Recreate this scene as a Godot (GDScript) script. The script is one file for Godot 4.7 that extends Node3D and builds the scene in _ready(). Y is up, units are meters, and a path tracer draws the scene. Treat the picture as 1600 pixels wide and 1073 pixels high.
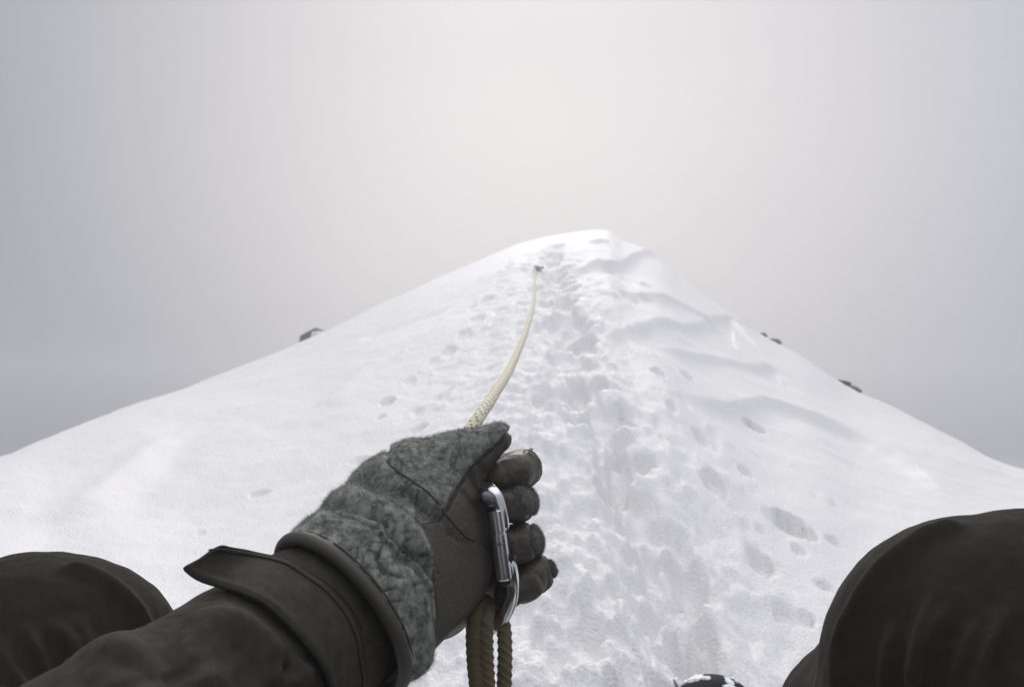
extends Node3D

const EYE := 0.90   # height of the photographer's eye above the snow of the seat
# bearing in degrees, slope of the skyline, distance at which the ridge rolls over
const BROW := [Vector3(-150, -0.4, 2), Vector3(-100, -0.25, 2.2), Vector3(-60, -0.1, 2.5), Vector3(-36.3457, 0.003, 3), Vector3(-32.9335, 0.0337, 3.5), Vector3(-29.1743, 0.0642, 4), Vector3(-23.7706, 0.1066, 5), Vector3(-17.3226, 0.1611, 6), Vector3(-12.8639, 0.205, 6.6), Vector3(-8.1761, 0.2488, 7.2), Vector3(-3.3101, 0.2905, 7.7), Vector3(0, 0.317, 8), Vector3(2.7766, 0.3297, 8.2), Vector3(5.5472, 0.3366, 8.3), Vector3(8.1822, 0.3368, 8.3), Vector3(9.6232, 0.3185, 8), Vector3(12.52, 0.2938, 7.6), Vector3(14.5397, 0.2605, 7.2), Vector3(16.9852, 0.2197, 6.7), Vector3(20.7302, 0.1641, 6), Vector3(23.4099, 0.1312, 5.5), Vector3(26.3557, 0.0909, 5), Vector3(31.0613, 0.0415, 4.2), Vector3(36.2504, -0.0138, 3.5), Vector3(60, -0.12, 2.8), Vector3(100, -0.28, 2.2), Vector3(150, -0.4, 2)]

var no_relief: Callable
var snow_dents := PackedFloat32Array()
const DENT_CELL := 0.008
const DENT_W := 900
const DENT_H := 1060
const DENT_X := -3.4
const DENT_Z := -8.9


func _ready() -> void:
	make_view()
	make_dents()
	make_ridge()
	make_rocks()
	make_anchor()
	make_rope()
	make_person()
	make_glove()
	make_carabiner()
	make_cord()


# ---------------------------------------------------------------- camera, sky, light

func make_view() -> void:
	var cam := Camera3D.new()
	cam.name = "camera"
	cam.near = 0.02
	cam.far = 4000.0
	cam.position = Vector3(0, EYE, 0)
	cam.rotation_degrees = Vector3(9.5, 0, 0)
	add_child(cam)
	cam.current = true
	var lens := CameraAttributesPhysical.new()
	lens.frustum_focal_length = 35.0
	lens.frustum_focus_distance = 0.52
	lens.frustum_near = 0.02
	lens.frustum_far = 4000.0
	lens.exposure_aperture = 16.0
	cam.attributes = lens
	cam.fov = 53.13
	var env := Environment.new()
	env.background_mode = Environment.BG_SKY
	env.tonemap_mode = Environment.TONE_MAPPER_LINEAR
	env.tonemap_exposure = 1.42
	env.sdfgi_enabled = true
	env.ssao_enabled = true
	env.ssil_enabled = true
	var sky := Sky.new()
	var mat := PanoramaSkyMaterial.new()
	mat.panorama = sky_picture()
	sky.sky_material = mat
	env.sky = sky
	# the cloud that the ridge stands in: pale mist that throws most light forward
	env.volumetric_fog_enabled = true
	env.volumetric_fog_density = 0.045
	env.volumetric_fog_albedo = Color(0.98, 0.98, 1.0)
	env.volumetric_fog_anisotropy = 0.55
	var we := WorldEnvironment.new()
	we.name = "environment"
	we.environment = env
	add_child(we)
	var sun := DirectionalLight3D.new()
	sun.name = "sun"
	sun.light_energy = 0.36
	sun.light_angular_distance = 24.0
	sun.light_color = Color(1.0, 0.98, 0.95)
	sun.rotation_degrees = Vector3(-36, 178, 0)
	sun.shadow_enabled = true
	add_child(sun)


func sky_picture() -> ImageTexture:
	var w := 512
	var h := 256
	var img := Image.create(w, h, false, Image.FORMAT_RGBF)
	var n := noise(3, 1.2, 4)
	# cloud all round, thinner and brighter ahead, heavier low on the left
	for y in h:
		var el := (0.5 - (y + 0.5) / h) * PI
		for x in w:
			var az := wrapf((x + 0.5) / w * TAU, -PI, PI)
			var d := Vector3(sin(az) * cos(el), sin(el), -cos(az) * cos(el))
			var c := Color(0.085, 0.12, 0.17).lerp(Color(0.23, 0.265, 0.335), smoothstep(-0.5, 0.5, az))
			c = c.lerp(Color(0.32, 0.34, 0.39), smoothstep(0.7, 1.6, absf(az)))
			var a := Vector2((az - 0.04) * cos(el), (el - 0.36) * 0.95).length()
			c = c.lerp(Color(0.53, 0.50, 0.495), exp(-pow(a / 0.63, 2.5)))
			var low := (1.0 - smoothstep(-0.02, 0.34, el)) * smoothstep(0.22, 0.72, -az) * (1.0 - smoothstep(1.2, 2.4, -az))
			c = c.lerp(Color(0.185, 0.225, 0.26), 0.75 * low)
			if el < -0.01:
				c = Color(0.47, 0.485, 0.54)
			if el > 0.5:
				c = c.lerp(Color(1.10, 1.11, 1.15), smoothstep(0.55, 1.15, el))
			var f := 1.0 + 0.035 * n.get_noise_3dv(d * 1.6) + (0.30 * low * n.get_noise_3d(d.x * 5.0, d.y * 12.0, d.z * 5.0))
			img.set_pixel(x, y, Color(c.r * f, c.g * f, c.b * f))
	return ImageTexture.create_from_image(img)


# ---------------------------------------------------------------- helpers: noise, names, materials

func noise(seed_number: int, frequency: float, octaves := 3) -> FastNoiseLite:
	var n := FastNoiseLite.new()
	n.seed = seed_number
	n.noise_type = FastNoiseLite.TYPE_SIMPLEX_SMOOTH
	n.frequency = frequency
	n.fractal_octaves = octaves
	return n


func noise_picture(seed_number: int, frequency: float, octaves: int, dark: Color, light: Color) -> NoiseTexture2D:
	var t := NoiseTexture2D.new()
	t.width = 512
	t.height = 512
	t.seamless = true
	t.noise = noise(seed_number, frequency, octaves)
	var g := Gradient.new()
	g.set_color(0, dark)
	g.set_color(1, light)
	t.color_ramp = g
	return t


func matt(linear: Color, rough: float, bump: Texture2D = null, bump_cm := 0.02, tile := 30.0, tint: Texture2D = null) -> StandardMaterial3D:
	var m := StandardMaterial3D.new()
	m.albedo_color = linear.linear_to_srgb()
	m.roughness = rough
	if bump or tint:
		m.uv1_triplanar = true
		m.uv1_scale = Vector3.ONE * tile
	if bump:
		m.heightmap_enabled = true
		m.heightmap_texture = bump
		m.heightmap_scale = bump_cm
	if tint:
		m.albedo_texture = tint
	return m


func put(called: String, mesh: Mesh, m: Material, parent: Node3D = self) -> MeshInstance3D:
	var o := MeshInstance3D.new()
	o.name = called
	o.mesh = mesh
	if m:
		o.material_override = m
	parent.add_child(o, true)
	return o


func thing(called: String, label: String, category: String, at := Vector3.ZERO, group := "") -> Node3D:
	var o := Node3D.new()
	o.name = called
	add_child(o, true)
	o.position = at
	describe(o, label, category, group)
	return o


func describe(o: Node3D, label: String, category: String, group := "") -> void:
	o.set_meta("label", label)
	o.set_meta("category", category)
	if group:
		o.set_meta("group", group)


# ---------------------------------------------------------------- helpers: meshes

func normals_of(v: PackedVector3Array, idx: PackedInt32Array) -> PackedVector3Array:
	var n := PackedVector3Array()
	n.resize(v.size())
	for t in range(0, idx.size(), 3):
		var a := idx[t]
		var b := idx[t + 1]
		var c := idx[t + 2]
		var f := (v[c] - v[a]).cross(v[b] - v[a])
		n[a] += f
		n[b] += f
		n[c] += f
	for i in n.size():
		n[i] = n[i].normalized()
	return n


func to_mesh(v: PackedVector3Array, idx: PackedInt32Array, n := PackedVector3Array(), colors := PackedColorArray(), uv := PackedVector2Array()) -> ArrayMesh:
	if n.is_empty():
		n = normals_of(v, idx)
	# keep only the points that are used
	var at := PackedInt32Array()
	at.resize(v.size())
	at.fill(-1)
	var v2 := PackedVector3Array()
	var n2 := PackedVector3Array()
	var c2 := PackedColorArray()
	var u2 := PackedVector2Array()
	var i2 := PackedInt32Array()
	i2.resize(idx.size())
	for k in idx.size():
		var i := idx[k]
		if at[i] < 0:
			at[i] = v2.size()
			v2.append(v[i])
			n2.append(n[i])
			if not colors.is_empty():
				c2.append(colors[i])
			if not uv.is_empty():
				u2.append(uv[i])
		i2[k] = at[i]
	var arrays := []
	arrays.resize(Mesh.ARRAY_MAX)
	arrays[Mesh.ARRAY_VERTEX] = v2
	arrays[Mesh.ARRAY_NORMAL] = n2
	if not colors.is_empty():
		arrays[Mesh.ARRAY_COLOR] = c2
	if not uv.is_empty():
		arrays[Mesh.ARRAY_TEX_UV] = u2
	arrays[Mesh.ARRAY_INDEX] = i2
	var m := ArrayMesh.new()
	m.add_surface_from_arrays(Mesh.PRIMITIVE_TRIANGLES, arrays)
	return m


func curve_points(pts: Array, step: float) -> PackedVector3Array:
	# a smooth line through the points, sampled evenly
	var c := Curve3D.new()
	c.bake_interval = step
	for i in pts.size():
		var p: Vector3 = pts[i]
		var a: Vector3 = pts[maxi(i - 1, 0)]
		var b: Vector3 = pts[mini(i + 1, pts.size() - 1)]
		var t := (b - a) / 6.0
		c.add_point(p, -t, t)
	var n := maxi(2, int(c.get_baked_length() / step))
	var out := PackedVector3Array()
	for i in n + 1:
		out.append(c.sample_baked(c.get_baked_length() * i / n, true))
	return out


func tube(line: PackedVector3Array, radius: float, sides: int, relief: Callable = no_relief, round_ends := true, flat := Vector3.ZERO, flatness := 1.0) -> Dictionary:
	# a tube along a line; relief(length, angle) is added to the radius; flat squeezes it along one direction
	var v := PackedVector3Array()
	var uv := PackedVector2Array()
	var idx := PackedInt32Array()
	var side := Vector3.UP
	var far := 0.0
	var last := line.size() - 1
	for i in line.size():
		var t := (line[mini(i + 1, last)] - line[maxi(i - 1, 0)]).normalized()
		if i == 0:
			side = t.cross(Vector3(0.3, 0.2, 0.93)).normalized()
		else:
			far += line[i].distance_to(line[i - 1])
		side = (side - t * side.dot(t)).normalized()
		var other := t.cross(side)
		var small := 1.0
		if round_ends:
			var from_end := minf(far, (last - i) * line[0].distance_to(line[1]))
			if from_end < radius:
				small = sqrt(maxf(0.0, 1.0 - pow(1.0 - from_end / radius, 2.0)))
		for k in sides + 1:
			var a := TAU * (k % sides) / sides
			var r := radius * small
			if relief.is_valid():
				r += relief.call(far, a) * small
			var off := (side * cos(a) + other * sin(a)) * r
			if flatness != 1.0:
				off += flat * off.dot(flat) * (flatness - 1.0)
			v.append(line[i] + off)
			uv.append(Vector2(float(k) / sides, far))
	for i in last:
		for k in sides:
			var q := i * (sides + 1) + k
			for x in [q, q + sides + 1, q + 1, q + 1, q + sides + 1, q + sides + 2]:
				idx.append(x)
	# shared seam for the normals
	var n := normals_of(v, idx)
	for i in last + 1:
		var q := i * (sides + 1)
		var s := (n[q] + n[q + sides]).normalized()
		n[q] = s
		n[q + sides] = s
	return {"v": v, "i": idx, "n": n, "uv": uv}


func tube_mesh(line: PackedVector3Array, radius: float, sides: int, relief: Callable = no_relief, round_ends := true) -> ArrayMesh:
	var d := tube(line, radius, sides, relief, round_ends)
	return to_mesh(d.v, d.i, d.n, PackedColorArray(), d.uv)


class Blob:
	# tapered capsules joined by a smooth minimum
	var a := PackedVector3Array()
	var b := PackedVector3Array()
	var ra := PackedFloat32Array()
	var rb := PackedFloat32Array()
	var k := 0.012

	func add(p: Vector3, q: Vector3, r: float, s: float) -> void:
		a.append(p)
		b.append(q)
		ra.append(r)
		rb.append(s)

	func chain(pts: Array, radii: Array) -> void:
		for i in pts.size() - 1:
			add(pts[i], pts[i + 1], radii[i], radii[i + 1])

	func at(p: Vector3) -> float:
		var d := 1e9
		for i in a.size():
			var pa := p - a[i]
			var ba := b[i] - a[i]
			var h := clampf(pa.dot(ba) / maxf(ba.length_squared(), 1e-9), 0.0, 1.0)
			var e := (pa - ba * h).length() - lerpf(ra[i], rb[i], h)
			if i == 0:
				d = e
			else:
				var m := maxf(k - absf(d - e), 0.0) / k
				d = minf(d, e) - m * m * k * 0.25
		return d

	func slope(p: Vector3) -> Vector3:
		var e := 0.0015
		return Vector3(at(p + Vector3(e, 0, 0)) - at(p - Vector3(e, 0, 0)), at(p + Vector3(0, e, 0)) - at(p - Vector3(0, e, 0)), at(p + Vector3(0, 0, e)) - at(p - Vector3(0, 0, e))).normalized()

	func onto(p: Vector3) -> Vector3:
		for i in 12:
			p -= slope(p) * at(p) * 0.9
		return p

	func box() -> AABB:
		var lo := Vector3.ONE * 1e9
		var hi := -lo
		for i in a.size():
			for q in [[a[i], ra[i]], [b[i], rb[i]]]:
				lo = lo.min(q[0] - Vector3.ONE * (q[1] + k * 0.5))
				hi = hi.max(q[0] + Vector3.ONE * (q[1] + k * 0.5))
		return AABB(lo, hi - lo)


class GloveHand extends Blob:
	# the hand with an open, oval gauntlet round the wrist
	var origin: Vector3
	var along: Vector3
	var up: Vector3
	var near: Vector3
	var length := 0.075
	var r0 := 0.062
	var r1 := 0.056
	var ratio := 0.68

	func frame(p0: Vector3, p1: Vector3, edge: Vector3) -> void:
		origin = p0
		along = (p1 - p0).normalized()
		length = p0.distance_to(p1)
		up = edge - p0
		up = (up - along * up.dot(along)).normalized()
		near = along.cross(up)
		if near.dot(Vector3(0, 0, 1)) < 0:
			near = -near

	func at(p: Vector3) -> float:
		var d := super.at(p)
		var q := p - origin
		var x := q.dot(along)
		var y := q.dot(up)
		var z := q.dot(near) / ratio
		var over := maxf(x - length, 0.0)
		var r := lerpf(r0, r1, clampf(x / length, 0.0, 1.0))
		var e := (sqrt(y * y + z * z + over * over) - r) * 0.8
		var kk := 0.03
		var m := maxf(kk - absf(d - e), 0.0) / kk
		d = minf(d, e) - m * m * kk * 0.25
		d = maxf(d, -x)
		if x < 0.06:
			var inner := (sqrt(y * y + z * z) - (r - 0.0045)) * 0.8
			d = maxf(d, -maxf(inner, x - 0.05))
		return d

	func box() -> AABB:
		var o := super.box()
		for s in [-1, 1]:
			for t in [-1, 1]:
				o = o.expand(origin + up * 0.07 * s + near * 0.05 * t - along * 0.004)
		return o.grow(0.006)


func surface(field: Blob, cell: float) -> Dictionary:
	# surface nets over the blocks that the surface may cross
	var box := field.box().grow(cell * 2.0)
	var blk := 4
	var nb := Vector3i((box.size / (cell * blk)).ceil()) + Vector3i.ONE
	var nx := nb.x * blk + 1
	var ny := nb.y * blk + 1
	var nz := nb.z * blk + 1
	var o := box.position
	var val := PackedFloat32Array()
	val.resize(nx * ny * nz)
	val.fill(1e9)
	var sy := nx
	var sz := nx * ny
	var blocks := []
	var reach := cell * blk * 0.5 * 1.7321 * 1.25
	for bz in nb.z:
		for by in nb.y:
			for bx in nb.x:
				var mid := o + (Vector3(bx, by, bz) + Vector3.ONE * 0.5) * (cell * blk)
				if absf(field.at(mid)) > reach:
					continue
				blocks.append(Vector3i(bx * blk, by * blk, bz * blk))
				for z in range(bz * blk, bz * blk + blk + 1):
					for y in range(by * blk, by * blk + blk + 1):
						for x in range(bx * blk, bx * blk + blk + 1):
							var q := x + y * sy + z * sz
							if val[q] > 1e8:
								val[q] = field.at(o + Vector3(x, y, z) * cell)
	var vert := {}
	var v := PackedVector3Array()
	var corner := PackedInt32Array([0, 1, sy, sy + 1, sz, sz + 1, sz + sy, sz + sy + 1])
	var place := [Vector3(0, 0, 0), Vector3(1, 0, 0), Vector3(0, 1, 0), Vector3(1, 1, 0), Vector3(0, 0, 1), Vector3(1, 0, 1), Vector3(0, 1, 1), Vector3(1, 1, 1)]
	var edges := [[0, 1], [2, 3], [4, 5], [6, 7], [0, 2], [1, 3], [4, 6], [5, 7], [0, 4], [1, 5], [2, 6], [3, 7]]
	for b in blocks:
		for z in range(b.z, b.z + blk):
			for y in range(b.y, b.y + blk):
				for x in range(b.x, b.x + blk):
					var q: int = x + y * sy + z * sz
					var inside := 0
					for c in 8:
						if val[q + corner[c]] < 0:
							inside += 1
					if inside == 0 or inside == 8:
						continue
					var sum := Vector3.ZERO
					var count := 0
					for e in edges:
						var d0 := val[q + corner[e[0]]]
						var d1 := val[q + corner[e[1]]]
						if (d0 < 0) != (d1 < 0):
							sum += (place[e[0]] as Vector3).lerp(place[e[1]], d0 / (d0 - d1))
							count += 1
					vert[q] = v.size()
					v.append(o + (Vector3(x, y, z) + sum / count) * cell)
	var idx := PackedInt32Array()
	for q in vert:
		for way in [[1, sy, sz], [sy, sz, 1], [sz, 1, sy]]:
			var d0 := val[q]
			var d1 := val[q + way[0]]
			if (d0 < 0) == (d1 < 0) or d1 > 1e8:
				continue
			var p1: int = vert.get(q - way[1], -1)
			var p2: int = vert.get(q - way[1] - way[2], -1)
			var p3: int = vert.get(q - way[2], -1)
			if p1 < 0 or p2 < 0 or p3 < 0:
				continue
			var p0: int = vert[q]
			if d0 < 0:
				for t in [p0, p2, p1, p0, p3, p2]:
					idx.append(t)
			else:
				for t in [p0, p1, p2, p0, p2, p3]:
					idx.append(t)
	return {"v": v, "i": idx}


func refine(d: Dictionary, field: Blob, middle: Vector3, reach: float) -> Dictionary:
	# quarters the triangles near a point and draws the new points onto the field
	var v: PackedVector3Array = d.v
	var idx: PackedInt32Array = d.i
	var n := normals_of(v, idx)
	var out := PackedInt32Array()
	var halves := {}
	for t in range(0, idx.size(), 3):
		var q := [idx[t], idx[t + 1], idx[t + 2]]
		if v[q[0]].distance_to(middle) > reach:
			out.append_array(PackedInt32Array(q))
			continue
		var m := []
		for e in 3:
			var a: int = q[e]
			var b: int = q[(e + 1) % 3]
			var key := Vector2i(mini(a, b), maxi(a, b))
			if not halves.has(key):
				var p := (v[a] + v[b]) * 0.5
				p -= (n[a] + n[b]).normalized() * field.at(p)
				halves[key] = v.size()
				v.append(p)
			m.append(halves[key])
		out.append_array(PackedInt32Array([q[0], m[0], m[2], m[0], q[1], m[1], m[2], m[1], q[2], m[0], m[1], m[2]]))
	return {"v": v, "i": out}


func split(d: Dictionary, f: PackedFloat32Array) -> Array:
	# cuts the triangles along f = 0; returns the indices where f is above and where it is below
	var v: PackedVector3Array = d.v
	var over := PackedInt32Array()
	var under := PackedInt32Array()
	var cuts := {}
	var idx: PackedInt32Array = d.i
	for t in range(0, idx.size(), 3):
		var q := [idx[t], idx[t + 1], idx[t + 2]]
		var s := int(f[q[0]] > 0) + int(f[q[1]] > 0) + int(f[q[2]] > 0)
		if s == 3 or s == 0:
			for x in q:
				if s == 3:
					over.append(x)
				else:
					under.append(x)
			continue
		var lone := 0
		while (f[q[lone]] > 0) != (s == 1):
			lone += 1
		var a: int = q[lone]
		var b: int = q[(lone + 1) % 3]
		var c: int = q[(lone + 2) % 3]
		var m := []
		for e in [b, c]:
			var key := Vector2i(mini(a, e), maxi(a, e))
			if not cuts.has(key):
				cuts[key] = v.size()
				v.append(v[a].lerp(v[e], f[a] / (f[a] - f[e])))
				f.append(0.0)
			m.append(cuts[key])
		var one := over if s == 1 else under
		var two := under if s == 1 else over
		one.append_array(PackedInt32Array([a, m[0], m[1]]))
		two.append_array(PackedInt32Array([m[0], b, c, m[0], c, m[1]]))
	d.v = v
	return [over, under]


func push_folds(v: PackedVector3Array, n: PackedVector3Array, folds: Array) -> PackedVector3Array:
	# each fold: [line on the surface, width, height]; the surface rises by the height along the line
	var out := v.duplicate()
	for fold in folds:
		var line: PackedVector3Array = fold[0]
		var w: float = fold[1]
		var h: float = fold[2]
		var box := AABB(line[0], Vector3.ZERO)
		for p in line:
			box = box.expand(p)
		box = box.grow(w * 2.6)
		var last := line.size() - 1
		for i in v.size():
			var p := v[i]
			if not box.has_point(p):
				continue
			var best := 1e9
			var where := 0.0
			for s in last:
				var ba := line[s + 1] - line[s]
				var u := clampf((p - line[s]).dot(ba) / ba.length_squared(), 0.0, 1.0)
				var e := (p - line[s] - ba * u).length_squared()
				if e < best:
					best = e
					where = (s + u) / last
			var fade := smoothstep(0.0, 0.55, where) * (1.0 - smoothstep(0.75, 1.0, where)) if fold.size() < 4 else 1.0
			out[i] += n[i] * (h * fade * exp(-best / (w * w)))
	return out


func on_surface(field: Blob, pts: Array, step := 0.003) -> PackedVector3Array:
	var out := PackedVector3Array()
	for p in curve_points(pts, step):
		out.append(field.onto(p))
	return out


func nearest_above(line: PackedVector3Array, v: PackedVector3Array, n: PackedVector3Array, lift: float, reach := 0.012) -> PackedVector3Array:
	# lays a line on the finished surface
	var grid := {}
	var cell := 0.004
	for i in v.size():
		var key := Vector3i((v[i] / cell).floor())
		if not grid.has(key):
			grid[key] = PackedInt32Array()
		grid[key].append(i)
	var out := PackedVector3Array()
	for p in line:
		var around := Vector3i((p / cell).floor())
		var sum := Vector3.ZERO
		var sn := Vector3.ZERO
		var w := 0.0
		var span := int(ceil(reach / cell))
		for x in range(-span, span + 1):
			for y in range(-span, span + 1):
				for z in range(-span, span + 1):
					for i in grid.get(around + Vector3i(x, y, z), PackedInt32Array()):
						var e := pow(maxf(p.distance_to(v[i]), 0.0004), -4.0)
						sum += v[i] * e
						sn += n[i] * e
						w += e
		if w == 0.0:
			out.append(p)
			continue
		var m := sn.normalized()
		var base := sum / w
		out.append(p + m * ((base - p).dot(m) + lift))
	return out


# ---------------------------------------------------------------- the snow ridge

func brow(az: float) -> Vector2:
	var t: Array = BROW
	if az <= t[0].x:
		return Vector2(t[0].y, t[0].z)
	var last: int = t.size() - 1
	if az >= t[last].x:
		return Vector2(t[last].y, t[last].z)
	var i := 0
	while az > t[i + 1].x:
		i += 1
	var a: Vector3 = t[i]
	var b: Vector3 = t[i + 1]
	var p: Vector3 = t[maxi(i - 1, 0)]
	var q: Vector3 = t[mini(i + 2, last)]
	var h := b.x - a.x
	var u := (az - a.x) / h
	var m0 := (b - p) * (h / (b.x - p.x))
	var m1 := (q - a) * (h / (q.x - a.x))
	var v := (2 * u * u * u - 3 * u * u + 1) * a + (u * u * u - 2 * u * u + u) * m0 + (3 * u * u - 2 * u * u * u) * b + (u * u * u - u * u) * m1
	return Vector2(v.y, v.z)


func ridge_height(r: float, b: Vector2) -> float:
	if r < b.y:
		return EYE + b.x * r - EYE * pow(1.0 - r / b.y, 1.6)
	var e := r - b.y
	var bend := minf(e, 1.4)
	return EYE + b.x * r - 0.45 * bend * bend - 1.26 * (e - bend)


func ground(x: float, z: float) -> float:
	return ridge_height(sqrt(x * x + z * z), brow(rad_to_deg(atan2(x, -z)))) + dent_at(x, z)


func dent_at(x: float, z: float) -> float:
	var gx := (x - DENT_X) / DENT_CELL
	var gz := (z - DENT_Z) / DENT_CELL
	var ix := int(floor(gx))
	var iz := int(floor(gz))
	if ix < 0 or iz < 0 or ix >= DENT_W - 1 or iz >= DENT_H - 1:
		return 0.0
	var fx := gx - ix
	var fz := gz - iz
	var k := iz * DENT_W + ix
	return lerpf(lerpf(snow_dents[k], snow_dents[k + 1], fx), lerpf(snow_dents[k + DENT_W], snow_dents[k + DENT_W + 1], fx), fz)


func pit(at: Vector2, rx: float, rz: float, turn: float, depth: float, wobble: FastNoiseLite, rim := 0.16) -> void:
	var r := maxf(rx, rz) * 1.9
	var x0 := maxi(0, int((at.x - r - DENT_X) / DENT_CELL))
	var x1 := mini(DENT_W - 1, int((at.x + r - DENT_X) / DENT_CELL))
	var z0 := maxi(0, int((at.y - r - DENT_Z) / DENT_CELL))
	var z1 := mini(DENT_H - 1, int((at.y + r - DENT_Z) / DENT_CELL))
	var ca := cos(turn)
	var sa := sin(turn)
	for z in range(z0, z1 + 1):
		for x in range(x0, x1 + 1):
			var px := DENT_X + x * DENT_CELL - at.x
			var pz := DENT_Z + z * DENT_CELL - at.y
			var u := (px * ca + pz * sa) / rx
			var w := (-px * sa + pz * ca) / rz
			var d := sqrt(u * u + w * w) + 0.40 * wobble.get_noise_3d(u * 9.0 + at.x * 40.0, w * 9.0, at.y * 40.0)
			if d > 1.9:
				continue
			var k := z * DENT_W + x
			snow_dents[k] += -depth * (1.0 - smoothstep(0.62, 1.05, d)) + depth * rim * exp(-pow((d - 1.2) / 0.25, 2.0))


func along_line(line: Array, reach: float, shape: Callable) -> void:
	# shape(signed distance, share of the length) is added to the snow on both sides of a line
	var pts := PackedVector2Array()
	for i in line.size() - 1:
		for s in 6:
			var p0: Vector2 = line[maxi(i - 1, 0)]
			var p3: Vector2 = line[mini(i + 2, line.size() - 1)]
			pts.append((line[i] as Vector2).cubic_interpolate(line[i + 1], p0, p3, s / 6.0))
	pts.append(line[line.size() - 1])
	var lo := pts[0]
	var hi := pts[0]
	for p in pts:
		lo = lo.min(p)
		hi = hi.max(p)
	for z in range(maxi(0, int((lo.y - reach - DENT_Z) / DENT_CELL)), mini(DENT_H, int((hi.y + reach - DENT_Z) / DENT_CELL))):
		for x in range(maxi(0, int((lo.x - reach - DENT_X) / DENT_CELL)), mini(DENT_W, int((hi.x + reach - DENT_X) / DENT_CELL))):
			var p := Vector2(DENT_X + x * DENT_CELL, DENT_Z + z * DENT_CELL)
			var best := 1e9
			var side := 0.0
			var where := 0.0
			for i in pts.size() - 1:
				var ba := pts[i + 1] - pts[i]
				var u := clampf((p - pts[i]).dot(ba) / ba.length_squared(), 0.0, 1.0)
				var e := p - pts[i] - ba * u
				if e.length_squared() < best:
					best = e.length_squared()
					side = signf(ba.cross(e))
					where = (i + u) / (pts.size() - 1)
			if best < reach * reach:
				snow_dents[z * DENT_W + x] += shape.call(sqrt(best) * side, where, p)


func ends(u: float, share := 0.22) -> float:
	return smoothstep(0.0, share, u) * (1.0 - smoothstep(1.0 - share, 1.0, u))


func lip(height: float, back: float, front: float) -> Callable:
	# a wind lip: the far side stands higher, the near side falls off under it
	return func(d: float, u: float, _p: Vector2) -> float:
		var rise := height * ends(u)
		if d < 0:
			return rise * 0.55 * exp(d / back)
		return rise * (0.55 * exp(-d / 0.03) - 0.75 * (1.0 - exp(-d / 0.035)) * exp(-pow(d / front, 2.0)))


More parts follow.
